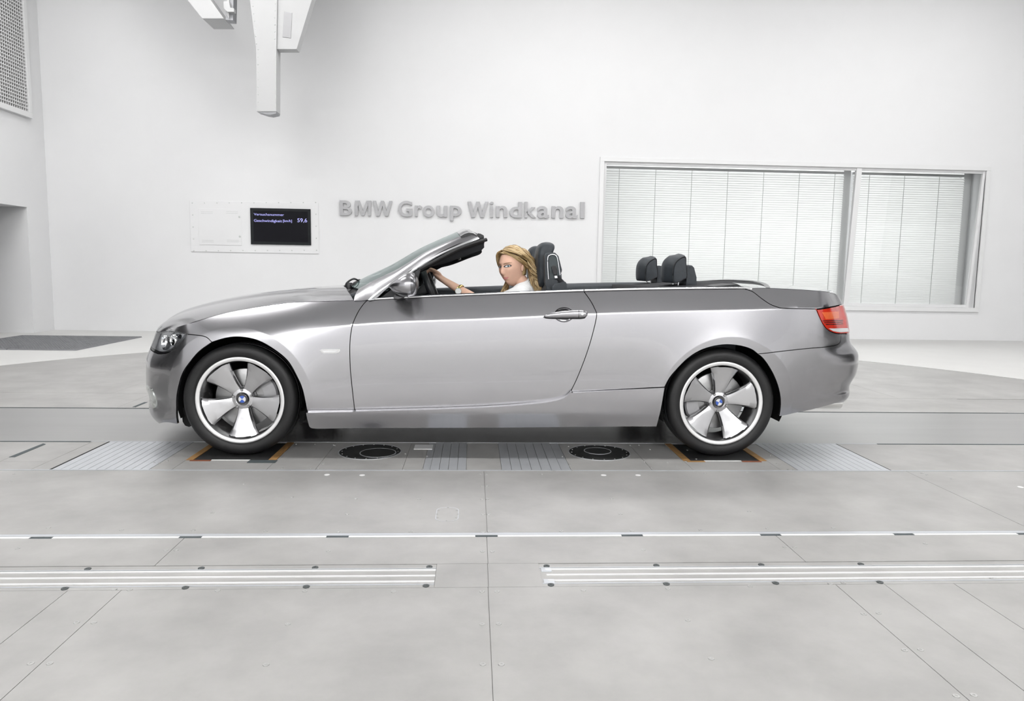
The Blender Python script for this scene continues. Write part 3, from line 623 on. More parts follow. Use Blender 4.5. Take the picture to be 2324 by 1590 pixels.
# ---------------------------------------------------------------- car: body panels
car = empty('convertible_car', (0,0,0), 'silver grey open two-door convertible facing left with a blond driver', 'car')
def crv(px, n=None):                     # smooth curve through photo points, as (s, z) on the body
    P = np.array([sz(*p) for p in px]); return resample(cat_rom(P, 8) if len(P) > 2 else P)
def resample(P, step=.012):
    P = np.asarray(P, float); L = np.concatenate([[0], np.cumsum(np.hypot(*np.diff(P, axis=0).T))]); n = max(2, int(L[-1]/step)+1)
    t = np.linspace(0, L[-1], n); return np.stack([np.interp(t, L, P[:,0]), np.interp(t, L, P[:,1])], -1)
def raw(*pts): return resample(np.array(pts, float))
def outline(*curves):
    out = []
    for c in curves:
        for p in c:
            if not out or np.hypot(*(np.array(out[-1])-p)) > .0012: out.append(tuple(p))
    if np.hypot(*(np.array(out[0])-out[-1])) < .0012: out.pop()
    return np.array(out)
def shrink(P, g):
    A = np.roll(P, 1, 0); B = np.roll(P, -1, 0); area_ = .5*np.sum(P[:,0]*B[:,1]-B[:,0]*P[:,1])
    e1 = P-A; e2 = B-P; n1 = np.stack([-e1[:,1], e1[:,0]], -1); n2 = np.stack([-e2[:,1], e2[:,0]], -1)
    n1 /= np.linalg.norm(n1, axis=1)[:,None]+1e-9; n2 /= np.linalg.norm(n2, axis=1)[:,None]+1e-9; n = n1+n2
    n /= np.maximum(.5, (n*n).sum(1)/2)[:,None]
    return P+n*g*(1 if area_ > 0 else -1)
def inside(P, Q):
    r = np.zeros(len(Q), bool); A = P; B = np.roll(P, -1, 0)
    for a, b in zip(A, B):
        c = (a[1] > Q[:,1]) != (b[1] > Q[:,1])
        with np.errstate(divide='ignore', invalid='ignore'): xi = (b[0]-a[0])*(Q[:,1]-a[1])/(b[1]-a[1])+a[0]
        r ^= c & (Q[:,0] < xi)
    return r
def panel_data(P, off=None, gap=.0022, thick=.014, step=.015, base=0., hole=None, rings=()):
    P = shrink(np.asarray(P, float), gap); x0, z0 = P.min(0); x1, z1 = P.max(0)
    gs = np.arange(x0, x1, step); Q = []
    for k, tt in enumerate(np.arange(-1.0, 1.0, step)):
        for s in gs+(step/2 if k%2 else 0):
            z = float(ZC(PX(s)))+tt
            if z0 < z < z1: Q.append((s, z))
    Q = np.array(Q).reshape(-1,2)
    for xc, zc_, r0 in rings:            # rows that follow the wheel-arch lip
        r = np.hypot(PX(Q[:,0])-xc, Q[:,1]-zc_); Q = Q[np.abs(r-r0) > .012]; th = np.linspace(0, 2*PI, 260)
        for rr in (r0-.009, r0-.0035, r0, r0+.0035, r0+.009): Q = np.concatenate([Q, np.stack([np.interp(xc+rr*np.cos(th), _xg, _sg), zc_+rr*np.sin(th)], -1)])
    Q = Q[inside(P, Q)] if len(Q) else Q
    if len(Q):
        A = P; B = np.roll(P, -1, 0); keep = np.ones(len(Q), bool)
        for a, b in zip(A, B):
            ab = b-a; t = np.clip(((Q-a)@ab)/(ab@ab+1e-12), 0, 1); keep &= np.hypot(*(Q-(a+t[:,None]*ab)).T) > step*(.45 if not rings else .25)
        if hole is not None: keep &= ~inside(hole, Q)
        Q = Q[keep]
    pts = np.concatenate([P, Q]) if len(Q) else P; n = len(P)
    ed = [(i, (i+1)%n) for i in range(n)]
    if hole is not None:
        b0 = len(pts); pts = np.concatenate([pts, hole]); ed += [(b0+i, b0+(i+1)%len(hole)) for i in range(len(hole))]
    r = delaunay_2d_cdt([Vector(p) for p in pts], ed, [], 1, 1e-7)
    v2 = np.array([tuple(v) for v in r[0]]); tris = [tuple(f) for f in r[2]]
    if hole is not None: tris = [t for t in tris if not inside(hole, v2[list(t)].mean(0)[None])[0]]
    o0 = (lambda s, z: off(s, z)+base) if off else (lambda s, z: base+0*s)
    V = F(v2[:,0], v2[:,1], o0(v2[:,0], v2[:,1])); Nn = FN(v2[:,0], v2[:,1], o0)
    out = []
    for t in tris:
        a, b, c = V[t[0]], V[t[1]], V[t[2]]
        out.append(t if np.dot(np.cross(b-a, c-a), Nn[t[0]]) > 0 else t[::-1])
    m = len(V); bs = F(P[:,0], P[:,1], o0(P[:,0], P[:,1])); bn = FN(P[:,0], P[:,1], o0); bi = bs-bn*thick
    V = np.concatenate([V, bs, bi]); Nn = np.concatenate([Nn, np.zeros((2*n,3))])
    for i in range(n): j = (i+1)%n; out.append((m+i, m+j, m+n+j, m+n+i))
    return V, out, Nn
def mirrored(d):
    V, Fc, Nn = d; k = np.array([1,-1,1]); return V*k, [tuple(f[::-1]) for f in Fc], Nn*k
def part(name, datas, m, parent):
    V = []; Fc = []; Nn = []; b = 0
    for v, f, n in datas:
        V.append(v); Nn.append(n); Fc += [tuple(i+b for i in t) for t in f]; b += len(v)
    return mesh_obj(name, np.concatenate(V), Fc, m, parent, True, normals=np.concatenate(Nn))
def grid_data(rows):                     # rows of points -> surface with smooth normals
    A = np.array(rows); R_, N, _ = A.shape; gu = np.gradient(A, axis=0); gv = np.gradient(A, axis=1); n = np.cross(gu, gv)
    n /= np.linalg.norm(n, axis=2)[...,None]+1e-12
    Fc = [(i*N+k, (i+1)*N+k, (i+1)*N+k+1, i*N+k+1) for i in range(R_-1) for k in range(N-1)]
    return A.reshape(-1,3), Fc, n.reshape(-1,3)
def flip(d): return d[0], [t[::-1] for t in d[1]], -d[2]
def both(name, d, m, parent=None, label=None):
    a = part(name, [d], m, parent or car); b = part(name, [mirrored(d)], m, parent or car)
    return a, b
# traced shut lines
HOODSEAM = [(384,750),(434,732),(480,718),(529,706),(600,694),(665,686),(740,683),(802,681)]
BUMPTOP  = [(384,750),(404,753.5),(425,758),(464,763),(481,776)]
ARCH_F1  = [(481,776),(452,797),(432,820),(415,845),(406,872),(401,900),(400,936),(403,962)]
ARCH_F2  = [(481,776),(511,767),(543,764),(582,771),(617,789),(652,817),(673,852),(687,885),(697,932)]
DOORF    = [(834,681),(824,691),(811,711),(799,741),(794,782),(795,834),(800,887),(805,930)]
DOORB    = [(805,930),(1000,925),(1120,920),(1200,914),(1250,908),(1280,899),(1297,884)]
DOORR    = [(1297,884),(1310,857),(1330,806),(1345,757),(1354,716),(1350,701),(1340,682),(1325,661)]
BELT     = [(834,681),(950,675),(1100,669),(1325,661)]
BELT2    = [(1325,661),(1450,658),(1580,656),(1686,655)]
BOOTCUT  = [(1686,655),(1707,661),(1727,676),(1746,689),(1763,696),(1782,699.5),(1852,701)]
LIGHTF   = [(1852,701),(1860,720),(1870,739),(1883,751),(1898,756.5),(1909,757)]
BUMPSEAM = [(1909,757),(1908,772),(1903,780),(1890,784.6),(1838,790),(1772,797),(1720,803)]
ARCH_R1  = [(1720,803),(1707,793),(1687,786),(1661,782),(1640,782),(1615,786),(1589,795),(1563,811),(1540,833),(1521,855),(1508,878)]
ARCH_R2  = [(1768,945),(1771,926),(1771,902),(1766,877),(1756,851),(1743,828),(1730,811),(1720,803)]
SILLT    = [(1297,889),(1400,883.5),(1508,878)]
def sill_off(s, z):
    X = PX(s); return .026*smooth(.13,.27,z)*smooth(1.15,.2,X)+.008*smooth(.13,.27,z)
RGF, RGR = (XF, ZW, .415), (XR+.02, ZW-.01, .405)
fender = panel_data(outline(crv(HOODSEAM[::-1]), crv(BUMPTOP), crv(ARCH_F2), crv([(697,932),(805,930)]), crv(DOORF[::-1]), crv([(834,681),(802,681)])), rings=[RGF])
both('front_wing', fender, 'paint')
cup = np.array([sz(1280+22.5*math.cos(a), 714-17*math.sin(a)) for a in np.linspace(0, 2*PI, 33)[:-1]])
door_d = panel_data(outline(crv(DOORF), crv(DOORB), crv(DOORR), crv(BELT[::-1])), hole=cup)
door_n, door_f = both('door', door_d, 'paint')
quarter = panel_data(outline(crv(DOORR), crv(BELT2), crv(BOOTCUT), crv(LIGHTF), crv(BUMPSEAM), crv(ARCH_R1), crv(SILLT[::-1]), crv([(1297,889),(1297,884)])), rings=[RGR])
both('rear_quarter_panel', quarter, 'paint')
sill = panel_data(outline(crv([(697,933),(805,931)]), crv(DOORB), crv([(1297,884),(1297,889)]), crv(SILLT), crv([(1508,878),(1500,925),(1490,968)]), crv([(1490,968),(1100,970.5),(720,973)]), crv([(720,973),(704,970),(700,955),(697,933)])), off=sill_off, thick=.03)
both('side_sill', sill, 'paint')
# front bumper: from the wheel arch round the nose to the middle; headlight and fog lamp openings are cut into its outline
s_a, z_a = sz(384,750); s_b, z_b = sz(425,758); HL_LOW = [(425,758),(410.6,775.5),(395.5,790.6),(382,799.5),(367,803)]
hl_low = crv(HL_LOW); s_c, z_c = hl_low[-1]
hl_in = raw((s_c,z_c),(s_c-.06,.555),(.47,.57),(.40,.60),(.37,.645)); hl_top = crv([(384,750),(404,753.5),(425,758)])
nose_top = raw((.37,.645),(.36,.668),(.2,.663),(.0,.66))
bump_low = resample(cat_rom(np.array([(0.,.128),(.30,.126),(.50,.122),(.64,.120),sz(377,958.5),sz(403,962)]), 8))
fb = panel_data(outline(crv([(425,758),(464,763),(481,776)]), crv(ARCH_F1), bump_low[::-1], raw((0,.128),(0,.66)), nose_top[::-1], hl_in[::-1], hl_low[::-1]), rings=[RGF])
part('front_bumper', [fb, mirrored(fb)], 'paint', car)
hl_edge = np.concatenate([hl_low, hl_in, raw((.37,.645),(.39,.672),(.47,.671),(.59,.6705),(.72,.682),(s_a,z_a)), hl_top])
hl_poly = outline(hl_edge)
# rear bumper
tl_in = 5.36
rb_low = np.array([sz(1768,945), sz(1800,938), sz(1850,927.5), sz(1895,915), (5.05,.285), (5.2,.283), (5.45,.30), (SMAX,.31)])
rb = panel_data(outline(crv(ARCH_R2), crv(BUMPSEAM[::-1]), raw(sz(1909,757),(5.09,.714),(tl_in,.712),(SMAX,.712)), raw((SMAX,.712),(SMAX,.31)), resample(rb_low)[::-1]), rings=[RGR])
part('rear_bumper', [rb, mirrored(rb)], 'paint', car)
# hood
def F1(p): return F(np.array(p[0]), np.array(p[1]))
seam3 = np.array([F1(sz(*p)) for p in HOODSEAM]); seam3 = np.concatenate([cat_rom(seam3, 6)])
cen = cat_rom([(-2.0,0,.662),(-1.985,0,.705),(-1.93,0,.752),(-1.80,0,.811),(-1.6,0,.861),(-1.373,0,.902),(-1.086,0,.934),(-.86,0,.950)], 6)
def arc_pick(P, n):
    L = np.concatenate([[0], np.cumsum(np.linalg.norm(np.diff(P, axis=0), axis=1))]); t = np.linspace(0, 1, n)**1.15*L[-1]
    return np.stack([np.interp(t, L, P[:,k]) for k in range(3)], -1)
NA, NW = 44, 34
S3 = arc_pick(seam3, NA); C3 = arc_pick(cen, NA)
lead = np.stack([F1((s, z)) for s, z in zip(np.linspace(s_a, 0, NW), np.interp(np.linspace(s_a, 0, NW), [0,.3,.45,.59,.72,s_a], [.662,.664,.668,.671,.682,z_a]))])
hood_rows = []
for i in range(NA):
    a = i/(NA-1); A, C_ = S3[i], C3[i]; p = 2.2+2.6*smooth(.25, 1., a); row = []
    for k in range(NW):
        wv = k/(NW-1); mixa = smooth(0., .75, a)
        gx = (lead[k][0]-lead[0][0])/(lead[-1][0]-lead[0][0]); gy = lead[k][1]/lead[0][1]
        wy = (1-gy)*(1-mixa)+(wv**1.3)*mixa; P = np.zeros(3)
        P[0] = A[0]+(C_[0]-A[0])*(gx*(1-mixa)+(1-(1-wy)**1.6)*mixa); P[1] = A[1]*(1-wy); P[2] = A[2]+(C_[2]-A[2])*(1-(1-wy)**p); wv = wy
        wr = .62-.34*a; P[2] += .012*(smooth(wr-.05, wr+.05, wv)-smooth(.0, 1.2, wv))*smooth(0,.2,a)
        bl = (1-a)**8; P = P*(1-bl)+lead[k]*bl if i else lead[k]
        row.append(P)
    hood_rows.append(row)
hd = grid_data([row+[p*np.array([1,-1,1]) for p in row[-2::-1]] for row in hood_rows])
if hd[2][(2*NW-1)*20+10][2] < 0: hd = flip(hd)
part('hood', [hd], 'paint', car)
# boot lid: sides on the body surface, top and tail face lofted to the middle
LIDTOP = [(1686,655),(1735,653),(1820,657),(1880,662)]
lt = crv(LIDTOP)
lt_end = lt[-1]; lid_rear = raw(tuple(lt_end),(lt_end[0]+.06,.965),(5.08,.955),(5.12,.90),(5.13,.893))
lid_low = outline(crv(BOOTCUT), raw(sz(1852,701), sz(1885,696), (5.0,.893), (5.13,.893)))
ld = panel_data(outline(lid_low, lid_rear[::-1], lt[::-1]))
edge3 = [F1(p) for p in lt[::3]]+[F1(p) for p in lid_rear[:int(len(lid_rear)*.6):2]]
edge3 = arc_pick(np.array(edge3), 26)
ctr = cat_rom([(1.70,0,1.018),(1.9,0,1.014),(2.15,0,1.000),(2.33,0,.985),(2.365,0,.982)], 6); ctr = arc_pick(ctr, 26)
lrows = []
for A, C_ in zip(edge3, ctr):
    lrows.append([np.array([A[0]+(C_[0]-A[0])*(1-(1-wv)**1.8), A[1]*(1-wv), A[2]+(C_[2]-A[2])*(1-(1-wv)**2.6)]) for wv in np.linspace(0,1,22)])
lt_d = grid_data(lrows)
if lt_d[2][11*22+8][2] < 0: lt_d = flip(lt_d)
trows = []
for A, Bz in ((lrows[-1], 0),):
    low = [F1((s, .893)) for s in np.linspace(5.12, SMAX, 22)]
    trows = [[np.array(p)*(1-t)+np.array(q)*t for p, q in zip(A, low)] for t in np.linspace(0,1,8)]
tf_d = grid_data(trows)
if tf_d[2][4*22+18][0] < 0: tf_d = flip(tf_d)
part('boot_lid', [ld, mirrored(ld), lt_d, mirrored(lt_d), tf_d, mirrored(tf_d)], 'paint', car)
trunk_face = [[F1((s, z)) for s in np.linspace(tl_in, SMAX, 12)] for z in np.linspace(.714,.893,8)]
tfd = grid_data(trunk_face)
if tfd[2][20][0] < 0: tfd = flip(tfd)
part('boot_face', [tfd, mirrored(tfd)], 'paint', car)
# tail lamps
tl_poly = outline(crv([(1852,702),(1885,697)]), raw(sz(1885,697),(5.0,.892),(5.12,.892),(tl_in,.885)), raw((tl_in,.885),(tl_in,.716)), raw((tl_in,.716),(5.09,.716),sz(1909,757)), crv(LIGHTF[::-1]))
tld = panel_data(tl_poly, gap=.003, base=.002, step=.02)
lampN, lampF = both('tail_lamp', tld, 'tail_red')
amb = panel_data(outline(crv([(1864,708),(1902,706)]), crv([(1902,706),(1903,722)]), crv([(1903,722),(1873,724)]), crv([(1873,724),(1864,708)])), gap=0, base=.0045, thick=.004, step=.03)
wht = panel_data(outline(crv([(1880,745),(1923,744)]), crv([(1923,744),(1925,752)]), crv([(1925,752),(1905,753),(1890,751)]), crv([(1890,751),(1880,745)])), gap=0, base=.0045, thick=.004, step=.03)
for d, lp in ((amb, lampN), (mirrored(amb), lampF)): part('amber_reflector', [d], 'tail_orange', lp)
for d, lp in ((wht, lampN), (mirrored(wht), lampF)): part('reversing_strip', [d], 'tail_white', lp)
for yy in (727,731,735):
    st = panel_data(outline(crv([(1866+(yy-727)*.9,yy),(1912,yy-1.5)]), crv([(1912,yy-1.5),(1912,yy-.1)]), crv([(1912,yy-.1),(1866.5+(yy-727)*.9,yy+1.5)]), crv([(1866.5+(yy-727)*.9,yy+1.5),(1866+(yy-727)*.9,yy)])), gap=0, base=.004, thick=.003, step=.05)
    part('lamp_rib', [st], 'logo_black', lampN); part('lamp_rib', [mirrored(st)], 'logo_black', lampF)
# headlamps: clear cover, bright bucket behind, two projector rings
hld = panel_data(hl_poly, gap=.003, base=.001, step=.02)
hb = panel_data(hl_poly, gap=.004, base=-.034, step=.02, thick=-.03)
for sgn in (1, -1):
    k = (lambda d: d) if sgn == 1 else mirrored
    h = part('headlamp', [k(hb)], 'lamp_reflector', car); part('lamp_cover', [k(hld)], 'glass_lamp', h)
    for (sx, zz, rr) in ((*sz(375,778),.040),(*sz(397,772),.030)):
        c = F(np.array(sx), np.array(zz), -.040); nrm = FN(np.array(sx), np.array(zz)); nrm = np.array([nrm[0], nrm[1], 0]); nrm /= np.linalg.norm(nrm)
        q = Vector((0,0,1)).rotation_difference(Vector(nrm*np.array([1,1,1]))).to_matrix().to_4x4()
        bm = bmesh.new(); bm_lathe(bm, [(rr*.55,.0),(rr*.62,.022),(rr*.8,.03),(rr,.045),(rr*1.08,.04),(rr*1.05,-.01)], 28, 'Z')
        bmesh.ops.transform(bm, matrix=Matrix.Translation(Vector(c)) @ q, verts=bm.verts[:])
        if sgn < 0: bmesh.ops.scale(bm, vec=(1,-1,1), verts=bm.verts[:])
        bm_obj('projector_ring', bm, 'chrome', h, True, 40)
        bm = bmesh.new(); bm_lathe(bm, [(0,.03),(rr*.35,.026),(rr*.6,.01),(rr*.62,-.004)], 24, 'Z')
        bmesh.ops.transform(bm, matrix=Matrix.Translation(Vector(c)) @ q, verts=bm.verts[:])
        if sgn < 0: bmesh.ops.scale(bm, vec=(1,-1,1), verts=bm.verts[:])
        bm_obj('projector_lens', bm, 'lamp_lens', h, True)
# fog lamps, side markers
fog = panel_data(raw((.56,.275),(.70,.225),(.735,.24),(.735,.30),(.715,.345),(.58,.355),(.55,.31),(.56,.275)), base=.004, gap=0, step=.02)
both('fog_lamp', fog, 'lamp_lens')
mk = panel_data(outline(crv([(726,794),(735,792),(770,792),(773,794),(771,798),(762,801),(735,801),(728,797),(726,794)])), base=.005, gap=0, step=.012, thick=.006)
ma, mb_ = both('side_marker', mk, 'tail_white')
mk2 = panel_data(outline(crv([(731,795.5),(766,795.5)]), crv([(766,795.5),(760,799)]), crv([(760,799),(736,799)]), crv([(736,799),(731,795.5)])), base=.0075, gap=0, step=.012, thick=.004)
part('marker_lens', [mk2], 'lamp_reflector', ma); part('marker_lens', [mirrored(mk2)], 'lamp_reflector', mb_)
# dark inner shell behind the panel gaps
def SX(X): return float(np.interp(X, _xg, _sg))
def arch_pts(xc, r, a0, a1): return [(SX(xc+r*math.cos(math.radians(a))), ZW+r*math.sin(math.radians(a))) for a in np.linspace(a0, a1, 12)]
sh_poly = outline(raw((.0,.16),(SX(-1.72),.17)), raw(*arch_pts(XF,.385,190,-10)), raw((SX(-.91),.22),(SX(1.07),.22)), raw(*arch_pts(XR+.02,.38,190,0)), raw((SX(1.86),.30),(5.1,.33),(SMAX,.35)), raw((SMAX,.35),(SMAX,.86)), raw((SMAX,.86),(4.9,.93),(4.2,.965),(3.3,.935),(2.05,.86),(1.3,.785),(.83,.665),(.3,.64),(0,.63)), raw((0,.63),(0,.16)))
shd = panel_data(sh_poly, base=-.022, gap=0, step=.05, thick=.003, hole=shrink(hl_poly, .006)[::2])
part('inner_shell', [shd, mirrored(shd)], 'under_black', car)
# underbody and wheel housings
box('underbody', -1.0, 1.1, -.76, .76, .17, .24, 'under_black', car)
for xc in (XF, XR):
    for sg in (-1, 1):
        bm = bmesh.new(); bm_lathe(bm, [(.372,-.835*1),(.372,-.50),(.0,-.50)], 40, 'Y', (xc+ (0 if xc<0 else .02),0,ZW), a0=-.32, a1=PI+.32)
        for v in bm.verts:
            if v.co.y < -.8: v.co.y = float(F1((SX(v.co.x), max(.2, v.co.z)))[1])+.014
        if sg > 0: bmesh.ops.scale(bm, vec=(1,-1,1), verts=bm.verts[:])
        bm_obj('wheel_housing', bm, 'under_black', car, True, 40)
for sg in (-1, 1):
    pr = prism('mud_flap', [(on_y(x,y,-.80)[0], on_y(x,y,-.80)[2]) for x, y in ((401,930),(404,962),(410,971),(419,974),(428,970),(445,957),(440,930))], 'Y', sg*.735, sg*.58, 'under_black', car)
box('underbody', 1.1, 1.85, -.60, .60, .25, .32, 'under_black', car); box('underbody', -1.75, -1.0, -.50, .50, .17, .24, 'under_black', car)
# exhaust
for sg in (-1,):
    bm = bmesh.new(); bm_lathe(bm, [(.03,0),(.036,0),(.038,-.01),(.038,-.26),(.0,-.26)], 24, 'X', (2.355,-.50,.262)); bm_obj('exhaust_pipe', bm, 'exhaust_steel', car, True, 40)
    bm = bmesh.new(); bm_lathe(bm, [(.03,0),(.036,0),(.038,-.01),(.038,-.26),(.0,-.26)], 24, 'X', (2.355,-.41,.262)); bm_obj('exhaust_pipe', bm, 'exhaust_steel', car, True, 40)
# ---------------------------------------------------------------- wheels
def tyre_bm():
    bm = bmesh.new(); R, W = .3185, .1125
    pr = [(.243,-.096),(.250,-.106),(.262,-.110),(.276,-.1125),(.290,-.111),(.302,-.106),(.311,-.098),(.3165,-.088),(.3183,-.07),(R,-.05)]
    for gy in (-.042,0,.042): pr += [(R,gy-.006),(R-.006,gy-.004),(R-.006,gy+.004),(R,gy+.006)]
    pr += [(R,.05)]+[(r,-y) for r, y in pr[9::-1]]
    bm_lathe(bm, pr, 96, 'Y'); return bm
def rim_bm():
    bm = bmesh.new()
    bm_lathe(bm, [(.243,-.096),(.246,-.101),(.2465,-.1045),(.244,-.1065),(.238,-.1065),(.230,-.105),(.225,-.102),(.223,-.096)], 96, 'Y', mi=1)
    bm_lathe(bm, [(.223,-.096),(.219,-.080),(.214,-.055),(.213,-.02),(.212,.07),(.236,.096),(.243,.096)], 96, 'Y', mi=0)
    return bm
def spoke_bm(a):
    bm = bmesh.new(); N = 14; secs = []
    for i in range(N):
        t = i/(N-1); r = .050+(.2130-.050)*t; hw = .030+.004*math.sin(t*PI)+.060*t**1.7; yy = -.052-.026*math.sin(t*PI*.5)-.012*t**3; th = .034-.012*t
        ca, sa = math.cos(a), math.sin(a); sec = []
        for (u, dy) in ((-1,th),(-1,.010),(-.86,.001),(-.5,.0-.002),(0,-.0035+.006*(1-abs(2*t-1))),(.5,-.002),(.86,.001),(1,.010),(1,th)):
            ang = math.atan2(u*hw, r); rr = math.hypot(r, u*hw)*(1-.0*t); rr = min(rr, .2165)
            x, z = rr*math.cos(a+ang), rr*math.sin(a+ang); sec.append(bm.verts.new((x, yy+dy, z)))
        secs.append(sec)
    for A, B in zip(secs, secs[1:]):
        for k in range(len(A)): bm.faces.new((A[k],A[(k+1)%len(A)],B[(k+1)%len(A)],B[k]))
    bm.faces.new(secs[0]); bm.faces.new(secs[-1][::-1]); return bm
def emblem_bm(rot, y0):
    """roundel: black ring, blue and white quarters"""
    bm = bmesh.new(); bm_lathe(bm, [(.0,.03),(.031,.03),(.0315,y0+.004),(.030,y0+.0005),(.0275,y0-.0005),(.0205,y0-.0005)], 40, 'Y', mi=0)
    for q in range(4):
        c = bm.verts.new((0,y0-.002,0)); vs_ = [bm.verts.new((.0205*math.cos(rot+q*PI/2+k*PI/16), y0-.0008, .0205*math.sin(rot+q*PI/2+k*PI/16))) for k in range(9)]
        for k in range(8): bm.faces.new((c, vs_[k+1], vs_[k])).material_index = 1+(q%2)
    return bm
def make_wheel(xc, sg, gap_deg, rot, cal_side, label):
    w_ = empty('wheel', (0,0,0)); w_.parent = car; w_['label'] = label
    yc = -.752 if sg < 0 else .752; objs = []
    def put(nm, bm, mt, sm=True, ang=40):
        if sg > 0: bmesh.ops.scale(bm, vec=(1,-1,1), verts=bm.verts[:])
        bmesh.ops.translate(bm, vec=(xc, yc, ZW), verts=bm.verts[:]); return bm_obj(nm, bm, mt, w_, sm, ang)
    put('tyre', tyre_bm(), 'tyre_rubber', True, 50); put('rim', rim_bm(), ['alloy','alloy_lip'])
    for k in range(5): put('spoke', spoke_bm(math.radians(gap_deg+36+72*k)), 'alloy', True, 35)
    bm = bmesh.new(); bm_lathe(bm, [(0,-.030),(.034,-.030),(.034,-.056),(.040,-.060),(.058,-.056),(.066,-.045),(.068,.0),(.0,.0)], 48, 'Y'); put('hub', bm, 'alloy')
    for k in range(5):
        a = math.radians(gap_deg+72*k); bm = bmesh.new(); bm_lathe(bm, [(0,-.064),(.0065,-.064),(.0085,-.060),(.0085,-.04)], 10, 'Y', (.052*math.cos(a),0,.052*math.sin(a))); put('wheel_bolt', bm, 'brake_iron')
    put('hub_cap', emblem_bm(rot, -.064), ['logo_black','logo_blue','logo_white'], False)
    bm = bmesh.new(); bm_lathe(bm, [(.07,.0),(.07,-.005),(.165,-.005),(.168,-.003),(.168,.019),(.0,.019)], 72, 'Y'); put('brake_disc', bm, 'brake_iron')
    bm = bmesh.new(); c0 = math.radians(cal_side)
    for (r0, r1, y0, y1, da) in ((.115,.192,-.028,.05,.42),(.135,.196,-.034,-.02,.30)):
        pr = [(r0,y1),(r0,y0),(r1-.01,y0),(r1,y0+.01),(r1,y1),(r0,y1)]
        bm_lathe(bm, pr, 14, 'Y', a0=c0-da, a1=c0+da)
        for aa in (c0-da, c0+da):
            bm.faces.new([bm.verts.new((r*math.cos(aa), h, r*math.sin(aa))) for r, h in pr[:-1]])
    put('brake_caliper', bm, 'caliper_grey', True, 30)
    return w_
make_wheel(XF, -1, 93, PI/4, 12, 'front wheel with grey alloy spokes under the front wing')
make_wheel(XR, -1, 49, PI/4+.42-PI/2, 188, 'rear wheel with grey alloy spokes under the rear quarter')
make_wheel(XF, 1, 93, PI/4, 12, 'front wheel on the far side of the car')
make_wheel(XR, 1, 49, PI/4, 188, 'rear wheel on the far side of the car')
# ---------------------------------------------------------------- door furniture
def P3(x, y, Y): return on_y(x, y, Y)
def mir(o, name=None):                   # mirrored copy of a mesh object for the far side
    me = o.data.copy(); me.transform(Matrix.Scale(-1, 4, (0,1,0))); me.flip_normals(); c = bpy.data.objects.new(name or o.name.split('.')[0], me); COL.objects.link(c); return c
cc = cup.mean(0)
rings = [[F1(tuple(cc+(p-cc)*k))+np.array([0,dp_,0]) for p in cup] for k, dp_ in ((1.,.001),(.92,.008),(.75,.017),(.45,.024),(.12,.026))]
cupo = loft('handle_cup', rings, 'paint', door_n, True, True); fix_normals(cupo)
HB = [(1233.5,716.5,.8),(1238,715.6,3.6),(1246,714.6,5.2),(1260,713.4,6.6),(1280,712.2,7.8),(1300,711.4,8.4),(1318,711.2,8.6),(1327,711.4,7.2),(1331.5,711.8,2.)]
def bar(name, dy, off, sc, m, par, yscale=.012):
    rows = []
    for (x, y, hh) in HB:
        c = F1(sz(x, y+dy))+np.array([0,-off,0]); u = hh/382.*sc
        rows.append([c+np.array([0, -math.cos(a)*yscale*min(1,hh/5), math.sin(a)*u]) for a in np.linspace(0, 2*PI, 17)[:-1]])
    o = loft(name, rows, m, par, True, True); bm = bmesh.new(); bm.from_mesh(o.data); bmesh.ops.holes_fill(bm, edges=bm.edges[:], sides=40); bmesh.ops.recalc_face_normals(bm, faces=bm.faces[:]); bm.to_mesh(o.data); bm.free(); return o
hb1 = bar('handle_bar', 0, .030, .96, 'paint', door_n); bar('handle_shadow_seal', 2.2, .008, 1.12, 'black_plastic', door_n, .016)  # black capsule below the bar: seal, with the shadow there built in
kc = F1(sz(1319,710.5)); bm = bmesh.new(); bm_lathe(bm, [(0,-.046),(.0075,-.046),(.0085,-.043),(.0095,-.044),(.0105,-.041),(.0105,-.035)], 24, 'Y', tuple(kc)); bm_obj('key_lock', bm, 'satin_chrome', door_n, True, 40)
x_, y_, z_ = F1(sz(1311.5,711)); box('handle_joint', x_-.001, x_+.001, y_-.0425, y_-.03, z_-.021, z_+.021, 'under_black', door_n)
for o in (hb1, cupo): c = mir(o); attach(c, door_f)
# chrome belt trim
def trim(px, par, par2, m='chrome', r=.0055, dz=.004):
    P = [F1(p)+np.array([0,0,dz]) for p in crv(px)]; o = tube('belt_trim', P, r, m, par, 8, flat=(.8,1.)); c = mir(o); attach(c, par2)
trim([(838,680.5),(950,674.5),(1100,668.5),(1324,660.5)], door_n, door_f)
trim([(1326,660.4),(1450,657.4),(1580,655.4),(1690,654.4),(1706,658)], car, car)
# ---------------------------------------------------------------- windscreen frame
def ed3(L, n=28): return arc_pick_lin(np.array([P3(*p) for p in L]), n)
def arc_pick_lin(P, n):
    P = cat_rom(P, 6); L = np.concatenate([[0], np.cumsum(np.linalg.norm(np.diff(P, axis=0), axis=1))]); t = np.linspace(0, L[-1], n)
    return np.stack([np.interp(t, L, P[:,k]) for k in range(3)], -1)
EA = ed3([(814,655,-.665),(835,643,-.66),(856,632,-.655),(899,611.5,-.645),(930,593,-.637),(964,572,-.627),(1008,551,-.61),(1054,531,-.585)])
EB = ed3([(803,682,-.822),(836,680,-.826),(853,664,-.80),(899,633,-.755),(923,619,-.735),(961,594.5,-.71),(1008,570,-.685),(1054,549.6,-.66),(1083,537,-.64)])
EC = ed3([(838,681,-.830),(852,678,-.826),(881,652,-.79),(915,631,-.76),(952,607,-.735),(992,582,-.71),(1039,560,-.685),(1088,541.5,-.645)])
EB2 = ed3([(834,681,-.826),(853,664,-.80),(899,633,-.755),(923,619,-.735),(961,594.5,-.71),(1008,570,-.685),(1054,549.6,-.66),(1084,536.5,-.64)])
